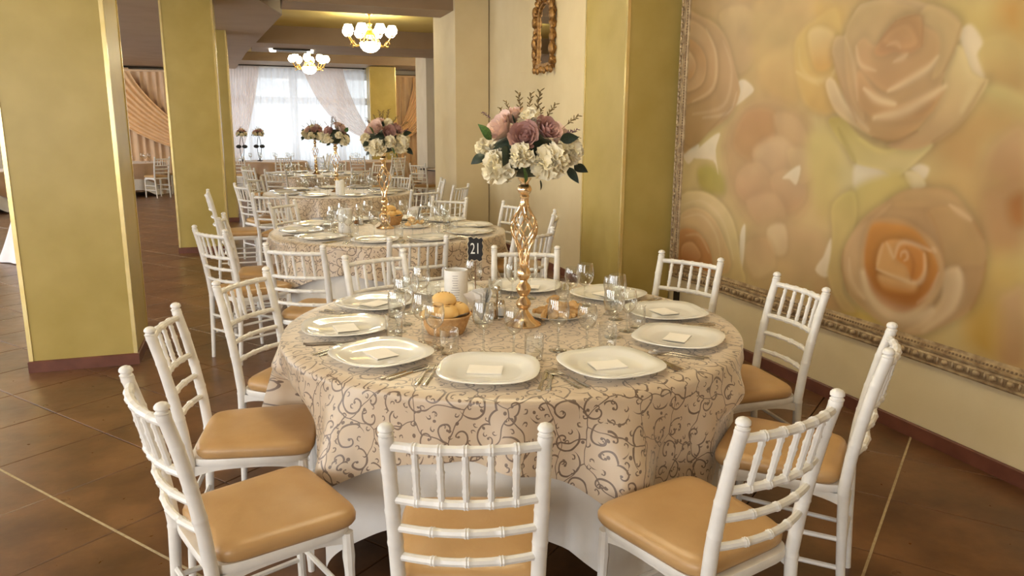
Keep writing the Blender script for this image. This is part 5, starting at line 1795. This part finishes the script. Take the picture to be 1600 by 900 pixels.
tme = bpy.data.meshes.new_from_object(tob)
bpy.data.objects.remove(tob)
tme.materials.clear()
tme.materials.append(M['print_ink'])
num = put('numerals', tme, sg, (0, -.0042, .285))
num.rotation_euler = (R(90), 0, 0)
num.scale = (.72, 1.1, 1.0)

# ---- napkin bunch in a tumbler, and cruet set
def make_bunch():
    t = thing('napkin_bunch', '', 'napkins')
    for k in range(9):
        a = -.9 + .22 * k
        tilt = (k - 4) * .085
        P = []
        for i in range(7):
            f = i / 6
            w_ = .004 + .030 * f
            P.append([(math.sin(tilt) * .13 * f + s * w_ * math.cos(a) * .8, s * w_ * math.sin(a) + .004 * math.sin(3 * s + k), .012 + .115 * f * math.cos(tilt) - .012 * abs(s) * f) for s in (-1, -.5, 0, .5, 1)])
        MB().grid(P).build('napkin', M['whitepaper'], t, ang=180)
    return t


bunch = Stock(make_bunch)
def make_cruet():
    t = thing('cruet_stand', '', 'condiment set')
    MB().prism([(.05 * math.cos(a), .032 * math.sin(a)) for a in np.linspace(0, 2 * PI, 25)[:-1]], 0, .006).build('tray', M['steel'], t, smooth=False)
    MB().tube([(0, 0, .004), (0, 0, .125)], .005, 8).build('post', M['steel'], t)
    MB().lathe([(0, .12), (.012, .122), (.015, .132), (.012, .142), (0, .145)], 12).build('knob', M['steel'], t)
    for s in (-1, 1):
        sh = MB().lathe([(0.0, .007), (.016, .007), (.0175, .012), (.0175, .055), (.014, .062)], 16, (s * .027, 0, 0)).build('shaker', M['glass'], t)
        MB().lathe([(0.0, .078), (.010, .077), (.0155, .070), (.016, .060), (.0, .060)], 16, (s * .027, 0, 0)).build('cap', M['steel'], sh)
        MB().lathe([(0.0, .010), (.0155, .010), (.0155, .042), (0.0, .042)], 14, (s * .027, 0, 0)).build('filling', M['whitepaper'] if s > 0 else M['breadcut'], sh)
    return t


cruet = Stock(make_cruet)
for (x, y), (x2, y2), nm in (((.885, 2.93), (.972, 2.985), 'nearest'), ((1.34, 6.36), (0.85, 6.40), 'second')):
    tag(put('tumbler', tumbler_me, None, (x, y, TZ)), 'tumbler holding white paper napkins on the %s table' % nm, 'glass', 'napkin tumblers')
    bunch.place((x, y, TZ), .4, 'bunch of white paper napkins standing in a tumbler on the %s table' % nm, 'napkin bunches', 1.2)
    cruet.place((x2, y2, TZ), .5, 'steel condiment stand with two shakers on the %s table' % nm, 'condiment stands')

# ---- glasses on the far taupe tables
for ti, (c_, r_, lb) in enumerate(FAR_T[:4]):
    for k in range(9):
        a = k * .7 + ti
        tag(put('wine_glass', wine_me, None, (c_[0] + r_ * .62 * math.cos(a), c_[1] + r_ * .62 * math.sin(a), TZ)),
            'wine glass on the ' + ['far left taupe table before the window', 'far right taupe table before the gold pillar', 'small taupe table behind the cream pier', 'taupe table between the left pillars'][ti], 'glass', 'wine glasses on far taupe table ' + 'abcd'[ti])

# ---- white gown showing past the left pillar
gw = thing('white_gown', 'white floor-length gown peeking out behind the left gold pillar', 'gown', (-2.42, 10.35, 0))
P = []
for i in range(15):
    f = i / 14
    r_ = .46 - .34 * f ** .8
    P.append([((r_ + .03 * (1 - f) * math.sin(9 * a)) * math.cos(a), (r_ + .03 * (1 - f) * math.sin(9 * a)) * math.sin(a), .01 + 1.0 * f) for a in np.linspace(0, 2 * PI, 73)[:-1]])
MB().grid(P, cv=True).build('skirt', M['gown'], gw, ang=180)
MB().lathe([(.12, 1.0), (.115, 1.06), (.135, 1.18), (.15, 1.28), (.13, 1.36), (.05, 1.42), (.035, 1.48), (0, 1.49)], 24, sx=1.1, sy=.75).build('bodice', M['gown'], gw)
MB().lathe([(0.0, .0), (.16, 0.0), (.16, .02), (.02, .05), (.018, 1.0)], 16).build('dress_stand', M['rod'], gw)
